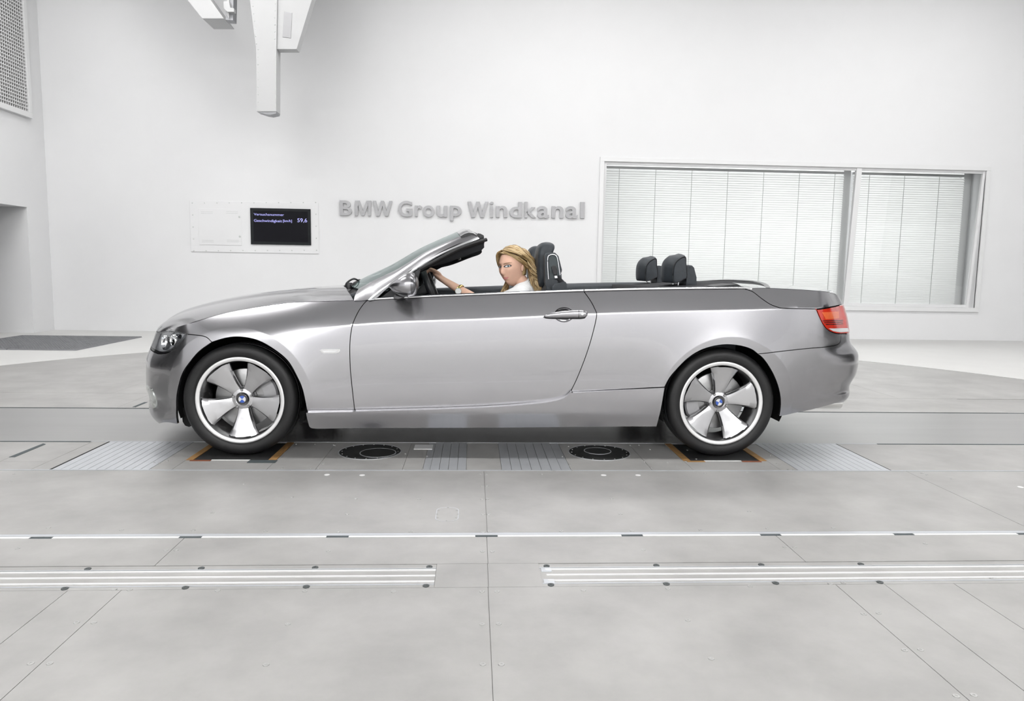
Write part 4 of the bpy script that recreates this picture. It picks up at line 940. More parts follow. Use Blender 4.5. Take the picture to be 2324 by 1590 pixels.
ED = ed3([(862,679,-.80),(905,645,-.77),(953,615,-.735),(992,596,-.705),(1039,570,-.675),(1085,554,-.64),(1100,549,-.635)])
def skin_between(A, B, n, bulge):
    rows = []
    for k in range(n+1):
        t = k/n; R_ = A*(1-t)+B*t; d = math.sin(PI*t)*bulge; R_ = R_+np.array([-.35*d,-.7*d,.6*d]); rows.append(R_)
    return rows
def two_sided(name, rows, m, par, th=.015):
    d = grid_data(rows)
    if d[2][len(d[2])//2][1] > 0: d = flip(d)
    inner = (d[0]-d[2]*th, [t[::-1] for t in d[1]], -d[2]); a = part(name, [d, inner], m, par)
    d2 = mirrored(d); in2 = mirrored(inner); b = part(name, [d2, in2], m, par); return a, b
two_sided('windscreen_pillar', skin_between(EA, EB, 8, .007), 'paint', car)
two_sided('pillar_trim', skin_between(EB2, EC, 3, .004), 'satin_chrome', car, .006)
two_sided('pillar_lining', skin_between((EC+np.array([0,.006,0]))[4:], (ED+np.array([.0,.03,0]))[4:], 3, .0), 'black_plastic', car, .02)
two_sided('pillar_lining', skin_between((EA+np.array([.02,.03,-.02]))[7:], (ED+np.array([.0,.09,0]))[7:], 3, .0), 'fabric_black', car, .01)
for k in (1,-1):
    sp = np.array([P3(*p) for p in [(950,612,-.75),(992,590,-.725),(1039,565.5,-.69),(1085,549,-.655),(1104,543.5,-.64)]])*np.array([1,k,1]); tube('door_seal', cat_rom(sp, 6), .0135, 'black_rubber', car, 10, flat=(1.3,.8))
# header rail across the top of the windscreen
ys_ = np.linspace(-.66,.66,25); prof_px = [(1045,536),(1054,530.5),(1064,527.5),(1074,529),(1083,534),(1092,538),(1096,545),(1086,549),(1060,549)]
base_p = [P3(x, y, -.62) for x, y in prof_px]; hrows = []
for Y in ys_:
    c = (1-(abs(Y)/.66)**2); hrows.append([np.array([p[0]-.035*c, Y*(.94 if abs(Y) > .6 else 1.), p[2]+.050*c]) for p in base_p])
A = np.array(hrows); Vh = A.reshape(-1,3); n_ = len(base_p); Fh = []; mi_ = []
for i in range(len(ys_)-1):
    for k2 in range(n_): Fh.append((i*n_+k2, (i+1)*n_+k2, (i+1)*n_+(k2+1)%n_, i*n_+(k2+1)%n_)); mi_.append(0 if k2 < 4 else 1)
Fh += [tuple(range(n_)), tuple(range((len(ys_)-1)*n_, len(ys_)*n_))[::-1]]; mi_ += [1,1]
hdr = mesh_obj('windscreen_header', Vh, Fh, ['paint','black_plastic'], car, True, mi_); fix_normals(hdr); hdr.data.set_sharp_from_angle(angle=math.radians(38))
for k in (1,-1): prism('header_latch', [(float(P3(x,y,-.6)[0]), float(P3(x,y,-.6)[2])) for x, y in ((1084,529),(1091,530),(1098,534),(1099,541),(1084,539))], 'Y', k*.60, k*.50, 'black_plastic', car, bevel=.004)
EE = ed3([(930,642,-.74),(955,618,-.70),(975,605,-.67),(997,601,-.655),(1023,593,-.64),(1063,577.5,-.625),(1091,568,-.61),(1099,561,-.60)])
two_sided('pillar_lining', skin_between(ED+np.array([0,.012,0]), EE, 3, .006), 'fabric_black', car, .03)
prism('rear_view_mirror', [(float(P3(x,y,-.02)[0]), float(P3(x,y,-.02)[2])) for x, y in ((1035,573),(1041,572),(1046,588),(1040,590))], 'Y', -.11, .11, 'black_plastic', car, bevel=.005)
# windscreen glass
grow = []
for t in np.linspace(0, 1, 22):
    i = t*(len(EA)-1); a = EA[int(i)]*(1-i%1)+EA[min(int(i)+1, len(EA)-1)]*(i%1); row = []
    for Y in np.linspace(-1, 1, 25):
        c = 1-abs(Y)**2.2; row.append(np.array([a[0]-(.135-.10*t)*c, a[1]*Y, a[2]+(.012+.034*t)*c]))
    grow.append(row)
gd = grid_data(grow)
if gd[2][200][2] < 0: gd = flip(gd)
part('windscreen_glass', [gd], 'glass_wind', car)
# cowl, wipers
cr = [hood_rows[-1][k]+np.array([.0,0,-.012]) for k in range(NW)]; cr = cr+[p*np.array([1,-1,1]) for p in cr[-2::-1]]
cr = [p for p in cr if abs(p[1]) < .655]; gl0 = np.array(grow[0]); cw = []
for p in cr:
    gx = np.interp(p[1], gl0[:,1], gl0[:,0]) if gl0[0,1] < gl0[-1,1] else np.interp(p[1], gl0[::-1,1], gl0[::-1,0]); gz = np.interp(p[1], *(zip(*sorted(zip(gl0[:,1], gl0[:,2])))))
    cw.append([p, np.array([(p[0]+gx)/2, p[1], min(p[2],gz)-.02]), np.array([gx+.02, p[1], gz-.006])])
cwo = mesh_obj('cowl_panel', [q for r in cw for q in r], [(i*3+k, (i+1)*3+k, (i+1)*3+k+1, i*3+k+1) for i in range(len(cw)-1) for k in range(2)], 'black_plastic', car, True)
for (dy, lab) in ((0.,'near'), (.62,'far')):
    wp = empty('wiper', (0,0,0)); wp.parent = car
    Yw = -.42+dy
    tube('wiper_arm', cat_rom([P3(783,650,Yw),P3(789,640,Yw),P3(803,632.5,Yw+.03),P3(815,638,Yw+.12),P3(809,640,Yw+.45)], 5), .006, 'black_plastic', wp, 8)
    tube('wiper_blade', cat_rom([P3(797,650,Yw-.02),P3(806,642,Yw+.02),P3(818,637,Yw+.2),P3(814,636,Yw+.5)], 5), .0095, 'black_rubber', wp, 8)
    bm = bmesh.new(); bm_lathe(bm, [(0,.02),(.02,.018),(.024,0),(.024,-.02)], 16, 'Z', tuple(P3(792,648,Yw))); bm_obj('wiper_pivot', bm, 'black_plastic', wp, True, 40)
# ---------------------------------------------------------------- mirrors
MR = [(881.5,646.5,650.5),(885,643,653.5),(893,636,661),(907,626,669),(919,619.5,672.5),(928,617.8,674),(936,618.5,671.5)]; MR2 = [(936,617.5,672.5),(941,620,670),(945,626,665),(948,634,658)]
def mring(x, yt, yb, Y, wY): 
    a, b = P3(x, yt, Y), P3(x, yb, Y); c = (a+b)/2; hh = (a[2]-b[2])/2
    return [c+np.array([0, -wY*math.cos(t)*abs(math.cos(t))**-.15 if abs(math.cos(t)) > 1e-3 else 0, hh*math.sin(t)]) for t in np.linspace(0, 2*PI, 29)[:-1]]
for k in (1,-1):
    mo = empty('door_mirror', (0,0,0)); mo.parent = car
    r1 = [mring(x, a, b, -.945, .10*min(1,((b-a)/56))**.8) for x, a, b in MR]; r2 = [mring(x, a, b, -.945, .102*(1,.98,.93,.85)[i]) for i, (x, a, b) in enumerate(MR2)]
    K = np.array([1,k,1])
    for nm, rr, mt in (('mirror_housing', r1, 'paint'), ('mirror_rim', r2, 'mirror_grey')):
        o = loft(nm, [[p*K for p in r] for r in rr], mt, mo, True, True); bm = bmesh.new(); bm.from_mesh(o.data); bmesh.ops.holes_fill(bm, edges=bm.edges[:], sides=60); bmesh.ops.recalc_face_normals(bm, faces=bm.faces[:]); bm.to_mesh(o.data); bm.free()
        o.data.set_sharp_from_angle(angle=math.radians(50))
    low = [[p*K+np.array([0,0,-.0]) for p in mring(x, (a+b)/2+ (b-a)*.12, b+.8, -.94, .085*min(1,((b-a)/56)))] for x, a, b in MR[1:6]]
    o = loft('mirror_base', low, 'black_plastic', mo, True, True); fix_normals(o)
    tube('mirror_arm', [np.array(P3(910,668,-.90))*K, np.array(P3(905,674,-.82))*K], .022, 'black_plastic', mo, 10, flat=(1.5,.6))
    prism('mirror_sail', [(float(P3(x,y,-.79)[0]), float(P3(x,y,-.79)[2])) for x, y in ((862,677),(900,648),(949,611),(954,612),(946,645),(944,676))], 'Y', -k*.795, -k*.775, 'black_plastic', car)
# ---------------------------------------------------------------- cabin
def ledge(px, n=30, inw=.085, name='door_lining'):
    P = arc_pick_lin(np.array([F1(sz(*p)) for p in px]), n); rows = [P+np.array([0,.006,0]), P+np.array([0,.022,.013]), P+np.array([0,inw,.006]), P+np.array([0,inw+.012,-.03]), P+np.array([0,inw+.01,-.45])]
    d = grid_data(rows)
    if d[2][n+5][2] < 0: d = flip(d)
    part(name, [d], 'leather_dark', car); part(name, [mirrored(d)], 'leather_dark', car)
ledge([(838,681),(950,675),(1100,669),(1325,661)]); ledge([(1325,661),(1450,658),(1580,656),(1690,655)], name='rear_side_lining')
box('cabin_floor', -.9, 1.3, -.74, .74, .25, .29, 'fabric_black', car)
prism('dashboard', [(-.78,.90),(-.66,.935),(-.50,.938),(-.40,.925),(-.355,.88),(-.36,.78),(-.44,.62),(-.78,.5)], 'Y', -.70, .70, 'leather_dark', car, bevel=.015)
prism('instrument_hood', [(float(P3(x,y,-.37)[0]), float(P3(x,y,-.37)[2])) for x, y in ((945,662),(966,640),(976,641),(980,652),(974,664),(950,670))], 'Y', -.53, -.20, 'black_plastic', car, bevel=.012)
# steering wheel
swc = Vector(P3(979,655,-.36)); swr = .178
bm = bmesh.new(); NR = 56
bm_tube(bm, [(swr*math.cos(2*PI*i/NR), swr*math.sin(2*PI*i/NR), 0) for i in range(NR+1)], .0165, 12, flat=(1.,1.15))
sw_m = Matrix.Translation(swc) @ Matrix.Rotation(math.radians(69), 4, 'Y')
sw = empty('steering_wheel', (0,0,0)); sw.parent = car
bmesh.ops.remove_doubles(bm, verts=bm.verts[:], dist=1e-4); bmesh.ops.transform(bm, matrix=sw_m, verts=bm.verts[:]); bm_obj('wheel_rim', bm, 'black_plastic', sw, True)
bm = bmesh.new(); bm_lathe(bm, [(0,.03),(.05,.028),(.065,.012),(.068,-.03),(.0,-.05)], 28, 'Z'); bmesh.ops.transform(bm, matrix=sw_m, verts=bm.verts[:]); bm_obj('wheel_boss', bm, 'black_plastic', sw, True, 40)
for a in (0, 180, 90, 270):
    ca, sa = math.cos(math.radians(a)), math.sin(math.radians(a)); bm = bmesh.new(); bm_tube(bm, [(.05*ca,.05*sa,0),(.11*ca,.11*sa,-.004),(.172*ca,.172*sa,0)], .016, 8, flat=(1.,.5)); bmesh.ops.transform(bm, matrix=sw_m, verts=bm.verts[:]); bm_obj('wheel_spoke', bm, 'satin_chrome' if a in (0,180) else 'black_plastic', sw, True)
tube('steering_column', [sw_m @ Vector((0,0,-.03)), sw_m @ Vector((0,0,-.28))], .04, 'black_plastic', car, 14)
# seats
def pad(name, c, d, m, par, e=.55, tilt=0., taper=0.):
    """soft cushion: super-ellipsoid, c centre, d half sizes"""
    R_ = Matrix.Rotation(tilt, 3, 'Y')
    def sp(v, p): return math.copysign(abs(v)**p, v)
    def fn(u, v):
        a = 2*PI*u; b = PI*v-PI/2; x = sp(math.cos(b), e)*sp(math.cos(a), e); y = sp(math.cos(b), e)*sp(math.sin(a), e); z = sp(math.sin(b), e)
        q = R_ @ Vector((x*d[0], y*d[1]*(1-taper*z), z*d[2])); return (c[0]+q[0], c[1]+q[1], c[2]+q[2])
    return blob(name, m, par, fn, 40, 26)
def front_seat(Y, label):
    s_ = empty('front_seat', (0,0,0)); s_.parent = car; s_['label'] = label; k = -1 if Y < 0 else 1
    pad('seat_cushion', (.16,Y,.47), (.27,.25,.09), 'leather_dark', s_, .5, -.15); pad('backrest', (.455,Y,.72), (.085,.24,.32), 'leather_dark', s_, .5, .20, .15)
    px = [(1215,588),(1217,570),(1222,557),(1231,551),(1244,551),(1253,555.5),(1255,563),(1252,572),(1248,590),(1240,640),(1222,650),(1216,620)]
    for (x0, x1, nm) in ((.13,-.13,'headrest'),):
        rows = []; pl = np.array([P3(x, y, -.36)[[0,2]] for x, y in px]); pl = cat_rom(pl, 4, True); c = pl.mean(0)
        for j, (yy, sc) in enumerate(((-.135,.55),(-.132,.80),(-.118,.94),(-.09,1.),(.0,1.02),(.09,1.),(.118,.94),(.132,.80),(.135,.55))):
            rows.append([np.array([c[0]+(p[0]-c[0])*sc, Y+yy, c[1]+(p[1]-c[1])*sc]) for p in pl])
        o = loft(nm, rows, 'leather_dark', s_, True, True); bm = bmesh.new(); bm.from_mesh(o.data); bmesh.ops.holes_fill(bm, edges=bm.edges[:], sides=200); bmesh.ops.recalc_face_normals(bm, faces=bm.faces[:]); bm.to_mesh(o.data); bm.free()
    yo = Y+k*.20; q = lambda L: [(float(P3(x, y, -.56)[0]), float(P3(x, y, -.56)[2])) for x, y in L]; y0, y1 = yo-.04, yo+.04; yf = yo+k*.04
    prism('belt_tower', q([(1234,580),(1238,574),(1258,573),(1266,581),(1274,612),(1273,618),(1269,621),(1274,640),(1276,662),(1240,662),(1236,640)]), 'Y', y0, y1, 'leather_dark', s_, bevel=.008)
    prism('tower_inlay', q([(1244,585),(1249,579.5),(1256,579.5),(1261,586),(1268,622),(1268,632),(1246,632)]), 'Y', yf, yf+k*.005, 'rubber_grey', s_)
    up_ = np.array([(p[0], yf+k*.006, p[1]) for p in q([(1243,633),(1241,600),(1241.5,585),(1246,579),(1255,578),(1261,582),(1264,592),(1269,624)])]); tube('tower_trim', cat_rom(up_, 6), .0035, 'satin_chrome', s_, 8)
    prism('belt_guide', q([(1249,606),(1253,602.5),(1258,603),(1262,610),(1262,624),(1254,624)]), 'Y', yf+k*.004, yf+k*.02, 'black_plastic', s_, bevel=.003)
    prism('belt_buckle', q([(1256,625.5),(1262,625.5),(1263,630.5),(1257,631)]), 'Y', yf+k*.004, yf+k*.016, 'satin_chrome', s_, bevel=.001)
    prism('tower_base', q([(1250,650),(1256,643),(1276,641),(1280,637.5),(1284,643),(1285,668),(1250,668)]), 'Y', y0-.02, y1+.01, 'leather_dark', s_, bevel=.008)
    bl = np.array([(p[0], yf+k*.012, p[1]) for p in q([(1262,626),(1268,634),(1276,644),(1279,655)])]); tube('seat_belt', cat_rom(bl, 4), .012, 'fabric_black', s_, 8, flat=(.25,1.))
front_seat(-.36, 'dark leather driver seat behind the blond driver'); front_seat(.36, 'dark leather front seat on the far side')
pad('rear_bench', (1.16,0,.50), (.26,.62,.11), 'leather_dark', car, .35, -.12); pad('rear_backrest', (1.37,0,.74), (.09,.62,.24), 'leather_dark', car, .35, .25)
# rear deck behind the seats
drow = []
dx_ = [1.10,1.18,1.3,1.45,1.58,1.66,1.70]
for X in dx_:
    edge = F1((SX(X)+.0, float(np.interp(X,[1.08,1.6,1.72],[.974,.987,.992]))));  row = []
    for t in np.linspace(-1, 1, 21):
        Y = t*(abs(edge[1])-.012); c = 1-abs(t)**2.5; row.append(np.array([X+.13*c*smooth(1.4,1.7,X), Y, edge[2]-.004+(.010+.026*smooth(1.1,1.5,X))*c]))
    drow.append(row)
front = [p+np.array([0.0,0,-.05]) for p in drow[0]]; low = [p+np.array([.12,0,-.42]) for p in drow[0]]
dd = grid_data([low, front]+drow)
if dd[2][21*5+10][2] < 0: dd = flip(dd)
part('rear_deck', [dd], 'fabric_black', car)
rim_ = np.array(drow[-1])+np.array([.012,0,.004]); tube('deck_trim', rim_, .009, 'mirror_grey', car, 8, flat=(1.6,.6))
for k in (1,-1):
    prism('deck_flap', [(float(P3(x,y,-.6)[0]), float(P3(x,y,-.6)[2])) for x, y in ((1608,653.5),(1600,648),(1652,643),(1666,651),(1664,653.5))], 'Y', -k*.76, -k*.50, 'black_plastic', car, bevel=.004)
# rear headrests and rollover housings
for k in (1,-1):
    hr = empty('rear_headrest', (0,0,0)); hr.parent = car; hr['label'] = 'near rear headrest' if k == 1 else 'far rear headrest'
    Yc = -.36*k; ys = -.47
    px = [(1527,640),(1526,615),(1530,598),(1540,587),(1555,581),(1557,600),(1559,628),(1552,634),(1538,641)]
    pl = cat_rom(np.array([P3(x, y, ys)[[0,2]] for x, y in px]), 5, True); c = pl.mean(0); rows = []
    for (yy, sc, dxx, dz) in ((-.118,.88,.004,0),(-.110,.985,0,0),(-.098,1.02,-.004,.003),(-.05,1.06,-.028,.008),(.0,1.08,-.036,.010),(.05,1.06,-.028,.008),(.098,1.02,-.004,.003),(.110,.985,0,0),(.118,.88,.004,0)):
        rows.append([np.array([c[0]+(p[0]-c[0])*sc+(dxx if p[0] < c[0] else dxx*.2), Yc+yy, c[1]+(p[1]-c[1])*sc+dz]) for p in pl])
    o = loft('headrest_pad', rows, 'leather_dark', hr, True, True); bm = bmesh.new(); bm.from_mesh(o.data); bmesh.ops.holes_fill(bm, edges=bm.edges[:], sides=200); bmesh.ops.recalc_face_normals(bm, faces=bm.faces[:]); bm.to_mesh(o.data); bm.free(); o.data.set_sharp_from_angle(angle=math.radians(40))
    for sy in (-.118,.118):
        tube('piping', [np.array([c[0]+(p[0]-c[0])*.95, Yc+sy*.985, c[1]+(p[1]-c[1])*.95]) for p in list(pl)+[pl[0]]], .003, 'black_plastic', hr, 6)
    for sy in (-.06,.06): x, z = c; tube('headrest_post', [(x+.01,Yc+sy,z-.06),(x+.01,Yc+sy,z-.13)], .005, 'chrome', hr, 8)
    q = [(float(P3(x,y,-.45)[0]), float(P3(x,y,-.45)[2])) for x, y in ((1556,648),(1557,602),(1562,600.5),(1570,602),(1575,607),(1580,630),(1581,648))]
    prism('rollover_housing', q, 'Y', Yc-.10, Yc+.10, 'leather_dark', car, bevel=.010)
# ---------------------------------------------------------------- the driver
def W(p): return np.array(p, float)
person = empty('person', (.22,-.36,.56), 'blond woman in a white jacket sitting at the wheel and looking out', 'person')
HC = P3(1162,606.5,-.36)                       # head centre
yaw_d = math.radians(-62)                    # facing: turned from the windscreen towards the camera
fdir = np.array([math.cos(math.radians(180+50)), math.sin(math.radians(180+50)), -.03]); fdir /= np.linalg.norm(fdir)
u0 = np.array([-.10,.02,1.]); sdir = np.cross(u0, fdir); sdir /= np.linalg.norm(sdir); udir = np.cross(fdir, sdir)   # sdir: towards picture right
def L2W(f, s_, u): return HC+fdir*f+sdir*s_+udir*u
def g(x, y, cx, cy_, sx, sy): return math.exp(-((x-cx)/sx)**2-((y-cy_)/sy)**2)
def head_pt(a, b):
    """a: angle round the head (0 = face), b: -pi/2..pi/2"""
    cb, sb = math.cos(b), math.sin(b); f = cb*math.cos(a); s_ = cb*math.sin(a); u = sb
    F_, S_, U_ = .098*f, .074*s_, .118*u
    if f > -.2:
        fr = max(0., min(1., (f+.2)/.6))
        if u < 0:                            # jaw narrows to the chin
            k = -u; S_ *= 1-.48*k**1.6*fr; F_ *= 1-.05*k*fr
        fr2 = max(0., f)
        y, x = U_, S_
        d = 0.
        d += .018*g(x,y,0,-.026,.0095,.020)+.010*g(x,y,0,-.036,.011,.009)+.007*g(x,y,0,-.006,.007,.022)   # nose
        d += .0045*g(x,y,0,.028,.045,.012)                                                                  # brow
        d -= .0105*g(x,y,.0305,.006,.017,.011)+.0105*g(x,y,-.0305,.006,.017,.011)                          # eye sockets
        d += .0055*g(x,y,0,-.0605,.020,.0055)+.0060*g(x,y,0,-.0705,.017,.0055)-.003*g(x,y,0,-.0655,.022,.0022)  # lips
        d += .006*g(x,y,0,-.100,.020,.014)-.003*g(x,y,0,-.083,.02,.006)                                    # chin
        d += .004*g(x,y,.045,-.025,.02,.02)+.004*g(x,y,-.045,-.025,.02,.02)                                # cheeks
        F_ += d*fr2**.4
    else:
        F_ *= 1.05
    return L2W(F_, S_, U_)
NU, NV = 112, 96
Vb = []; Fb = []
def add_grid(rows, closed=True, capA=True, capB=True):
    b = len(Vb); n = len(rows[0])
    for r in rows: Vb.extend([tuple(p) for p in r])
    for i in range(len(rows)-1):
        for k in range(n): Fb.append((b+i*n+k, b+i*n+(k+1)%n, b+(i+1)*n+(k+1)%n, b+(i+1)*n+k))
    if capA: Fb.append(tuple(range(b, b+n))[::-1])
    if capB: Fb.append(tuple(range(b+(len(rows)-1)*n, b+len(rows)*n)))
add_grid([[head_pt(2*PI*i/NU, -PI/2+.02+(PI-.04)*j/(NV-1)) for i in range(NU)] for j in range(NV)])
def limb(pts, rads, n=20, flat=None, sub=6):
    P = cat_rom(np.array(pts, float), sub); R_ = np.interp(np.linspace(0, len(pts)-1, len(P)), range(len(pts)), rads); T = np.gradient(P, axis=0); T /= np.linalg.norm(T, axis=1)[:,None]; rows = []
    for p, t, r in zip(P, T, R_):
        a = np.cross(t, (0,1,.2)); a /= np.linalg.norm(a); b = np.cross(t, a); fa, fb = flat or (1,1)
        rows.append([p+r*(fa*math.cos(q)*a+fb*math.sin(q)*b) for q in np.linspace(0, 2*PI, n+1)[:-1]])
    add_grid(rows); return P
sh_n = P3(1180,672,-.53); sh_f = np.array([sh_n[0]+.06, -.20, sh_n[2]-.0]); neck_b = P3(1197,657,-.36); neck_t = HC-udir*.05-fdir*.02
limb([neck_t+udir*.02, (neck_t+neck_b)/2+np.array([.004,0,0]), neck_b, neck_b-np.array([.0,0,.10])], [.047,.046,.052,.07])
hip = np.array([.30,-.36,.58])
limb([neck_b+np.array([0,0,-.01]), neck_b*.75+hip*.25, neck_b*.45+hip*.55, hip, hip-np.array([.02,0,.06])], [.075,.135,.125,.15,.13], 24, (.75,1.15))
limb([sh_f+np.array([-.0,.06,-.03]), (sh_f+sh_n)/2+np.array([.01,0,.012]), sh_n+np.array([0,-.03,-.03])], [.055,.075,.055], 20)
for s2 in (-1, 1):                           # legs under the wheel
    kn = np.array([-.12, -.36+s2*.12, .63]); ft = np.array([-.38, -.36+s2*.12, .36]); limb([hip+np.array([0,s2*.08,.0]), (hip+kn)/2+np.array([0,s2*.10,.02]), kn, (kn+ft)/2, ft, ft+np.array([-.10,0,.0])], [.10,.085,.06,.055,.04,.035])
# near arm: shoulder, elbow below the door top, wrist, hand over the wheel rim
elb = P3(1098,690,-.50); wri = P3(1008,636,-.40); palm = P3(992,624,-.385)
limb([sh_n+np.array([0,-.02,-.02]), (sh_n+elb)/2+np.array([.01,-.02,-.01]), elb], [.055,.047,.040])
limb([elb+np.array([.02,0,0]), elb, elb*.6+wri*.4, wri, palm], [.040,.041,.036,.024,.026], 18, (.82,1.08))
far_h = np.array([swc[0]+.05, -.20, swc[2]-.07]); limb([sh_f, (sh_f+far_h)/2+np.array([.02,.06,-.14]), far_h+np.array([.05,0,-.03])], [.05,.042,.028])
# hand: palm block and five fingers wrapped over the rim
hd_ = (palm-wri)/np.linalg.norm(palm-wri)
kn0 = P3(985,616.5,-.38)
limb([wri-hd_*.045, wri, palm+np.array([0,0,.002]), kn0+np.array([.006,0,-.004])], [.014,.023,.032,.029], 18, (.56,1.15))
for j, (dy, L, ln) in enumerate(((-.030,1.0,.9),(-.011,1.06,1.),(.009,1.03,1.),(.027,.95,.8))):
    k1 = kn0+np.array([.002,dy,.001]); k2 = P3(977,613.2,-.38)+np.array([.0,dy,.0])*1.; k3 = P3(969.5,616,-.38)+np.array([0,dy,0]); k4 = P3(966,624,-.38)+np.array([0,dy,0])
    limb([k1+np.array([.012,0,-.008]), k1, k1+(k2-k1)*L, k2+(k3-k2)*L, k3+(k4-k3)*L*ln], [.011,.0100,.0088,.0080,.0066], 10)
limb([P3(1004,632,-.395), P3(996,622,-.405), P3(987,614.8,-.415), P3(979.5,610.8,-.415), P3(973,609.3,-.412)], [.010,.0145,.0118,.0098,.0074], 12)
me = bpy.data.meshes.new('person_raw'); me.from_pydata(Vb, [], Fb); me.update()
bmx = bmesh.new(); bmx.from_mesh(me); bmesh.ops.recalc_face_normals(bmx, faces=bmx.faces[:]); bmx.to_mesh(me); bmx.free()
tmp = bpy.data.objects.new('person_raw', me); COL.objects.link(tmp)
rm = tmp.modifiers.new('r', 'REMESH'); rm.mode = 'VOXEL'; rm.voxel_size = .0034; rm.use_smooth_shade = True
sm_ = tmp.modifiers.new('s', 'SMOOTH'); sm_.factor = .5; sm_.iterations = 2
body_me = bpy.data.meshes.new_from_object(tmp.evaluated_get(bpy.context.evaluated_depsgraph_get())); bpy.data.objects.remove(tmp); bpy.data.meshes.remove(me)
for mm in ('skin','lips','eye_makeup','brow_brown','trouser_dark','eye_white','eye_iris'):
    if not body_me.materials.get(mm): body_me.materials.append(M[mm])
slots = [m.name for m in body_me.materials if m]; 
if len(body_me.materials) > 7: body_me.materials.pop(index=0)
np_ = len(body_me.polygons); cen_ = np.zeros(np_*3); body_me.polygons.foreach_get('center', cen_); cen_ = cen_.reshape(-1,3)-HC
ff, ss, uu = cen_@fdir, cen_@sdir, cen_@udir; mi_ = np.zeros(np_, int); front_ = (ff > .03)&(np.abs(uu) < .13)
mi_[(cen_+HC)[:,2] < .70] = 4
body_me.polygons.foreach_set('material_index', mi_); body_me.polygons.foreach_set('use_smooth', [True]*np_); body_me.update()
body = bpy.data.objects.new('body', body_me); COL.objects.link(body); attach(body, person)
# face details laid on the skin: eyes with lashes, brows, mouth
def on_face(s_, u, off=.0012):
    b = math.asin(max(-.98, min(.98, u/.118))); k = math.cos(b)*(1-.48*max(0,-math.sin(b))**1.6); a = math.asin(max(-.95, min(.95, s_/(.074*k)))); p = np.array(head_pt(a, b)); return p+fdir*off
def patch(name, grid, mats, mi, off0):
    n = len(grid[0]); V = [on_face(s_, u, o) for row in grid for (s_, u, o) in row]; Fc = []; MI = []
    for i in range(len(grid)-1):
        for k in range(n-1): Fc.append((i*n+k, i*n+k+1, (i+1)*n+k+1, (i+1)*n+k)); MI.append(mi(i, k))
    o = mesh_obj(name, V, Fc, mats, person, True, MI); fix_normals(o); return o
for ex in (-.0305,.0305):
    sg_ = 1 if ex > 0 else -1; gr_ = []; gx_, gy_ = ex+.0035, .0068
    RR = [.0,.25,.5,.75,.9,1.,1.22,1.5]
    for R_ in RR:
        row = []
        for th in np.linspace(0, 2*PI, 33):
            c, s2 = math.cos(th), math.sin(th); hgt = (.0066 if s2 > 0 else .0044)*(1 if R_ <= 1 else .95); row.append((ex+R_*c*.0142, .0058+R_*s2*hgt+.08*sg_*c*.0142*R_, .0022+.0016*max(0, 1-R_*R_)))
        gr_.append(row)
    patch('eye', gr_, ['eye_white','eye_makeup'], lambda i, k: 0 if i < 5 else 1, 0)
    patch('iris', [[(gx_+r*math.cos(t), gy_+r*math.sin(t)*.92, .0046) for t in np.linspace(0, 2*PI, 21)] for r in (0.,.0022,.0054)], ['logo_black','eye_iris'], lambda i, k: i, 0)
    rows_ = []
    for t in np.linspace(-.019,.023,16):
        w_ = .0022*(1-((t+.004)/.030)**2)+.0005; y = .0250+.16*t-4.2*t*t; rows_.append([(ex+sg_*t, y-w_, .0018), (ex+sg_*t, y, .0026), (ex+sg_*t, y+w_, .0018)])
    patch('eyebrow', rows_, ['brow_brown'], lambda i, k: 0, 0)
rows_ = []
for t in np.linspace(-1, 1, 21):
    e = 1-t*t; y = -.0665+.0060*t*t; up_ = .0058*e**.7*(1-.25*math.exp(-(t/.18)**2)); lo = .0075*e**.8; rows_.append([(t*.025, y-lo, .0014), (t*.025, y-lo*.5, .0030), (t*.025, y, .0012), (t*.025, y+up_*.55, .0026), (t*.025, y+up_, .0012)])
patch('mouth', rows_, ['lips'], lambda i, k: 0, 0)
# ear with stud
er = L2W(-.004,.0770,-.010)
def ear_fn(u, v):
    a = 2*PI*u; b = PI*v-PI/2; return tuple(er+fdir*(.013*math.cos(b)*math.cos(a)-.005*math.sin(b))+sdir*(.006*math.cos(b)*math.sin(a)+.002)+udir*(.021*math.sin(b)))
blob('ear', 'skin', person, ear_fn, 18, 14)
# jacket: collar, shoulders, sleeve
def shell(name, pts, rads, m, par, n=24, flat=None, cap=False, upv=(0,1,.2)):
    P = cat_rom(np.array(pts, float), 6); R_ = np.interp(np.linspace(0, len(pts)-1, len(P)), range(len(pts)), rads); T = np.gradient(P, axis=0); T /= np.linalg.norm(T, axis=1)[:,None]; rows = []
    for p, t, r in zip(P, T, R_):
        a = np.cross(t, upv); a /= np.linalg.norm(a); b = np.cross(t, a); fa, fb = flat or (1,1)
        rows.append([p+r*(fa*math.cos(q)*a+fb*math.sin(q)*b) for q in np.linspace(0, 2*PI, n+1)[:-1]])
    o = loft(name, rows, m, par, True, True); bm = bmesh.new(); bm.from_mesh(o.data)
    if cap: bmesh.ops.holes_fill(bm, edges=bm.edges[:], sides=80)
    bmesh.ops.recalc_face_normals(bm, faces=bm.faces[:]); bm.to_mesh(o.data); bm.free(); return o
JV = []; 
Vb_keep, Fb_keep = Vb, Fb; Vb = []; Fb = []
limb([neck_b+np.array([.002,0,.022]), neck_b+np.array([.004,0,-.02]), neck_b*.75+hip*.25, neck_b*.45+hip*.55, hip+np.array([0,0,.05])], [.038,.074,.145,.140,.165], 26, (.78,1.18))
limb([sh_f+np.array([.0,.07,-.05]), sh_f+np.array([0,.03,.0]), (sh_f+sh_n)/2+np.array([.014,0,.016]), sh_n+np.array([.004,-.0,.006]), sh_n+np.array([0,-.05,-.05])], [.052,.066,.070,.068,.052], 22)
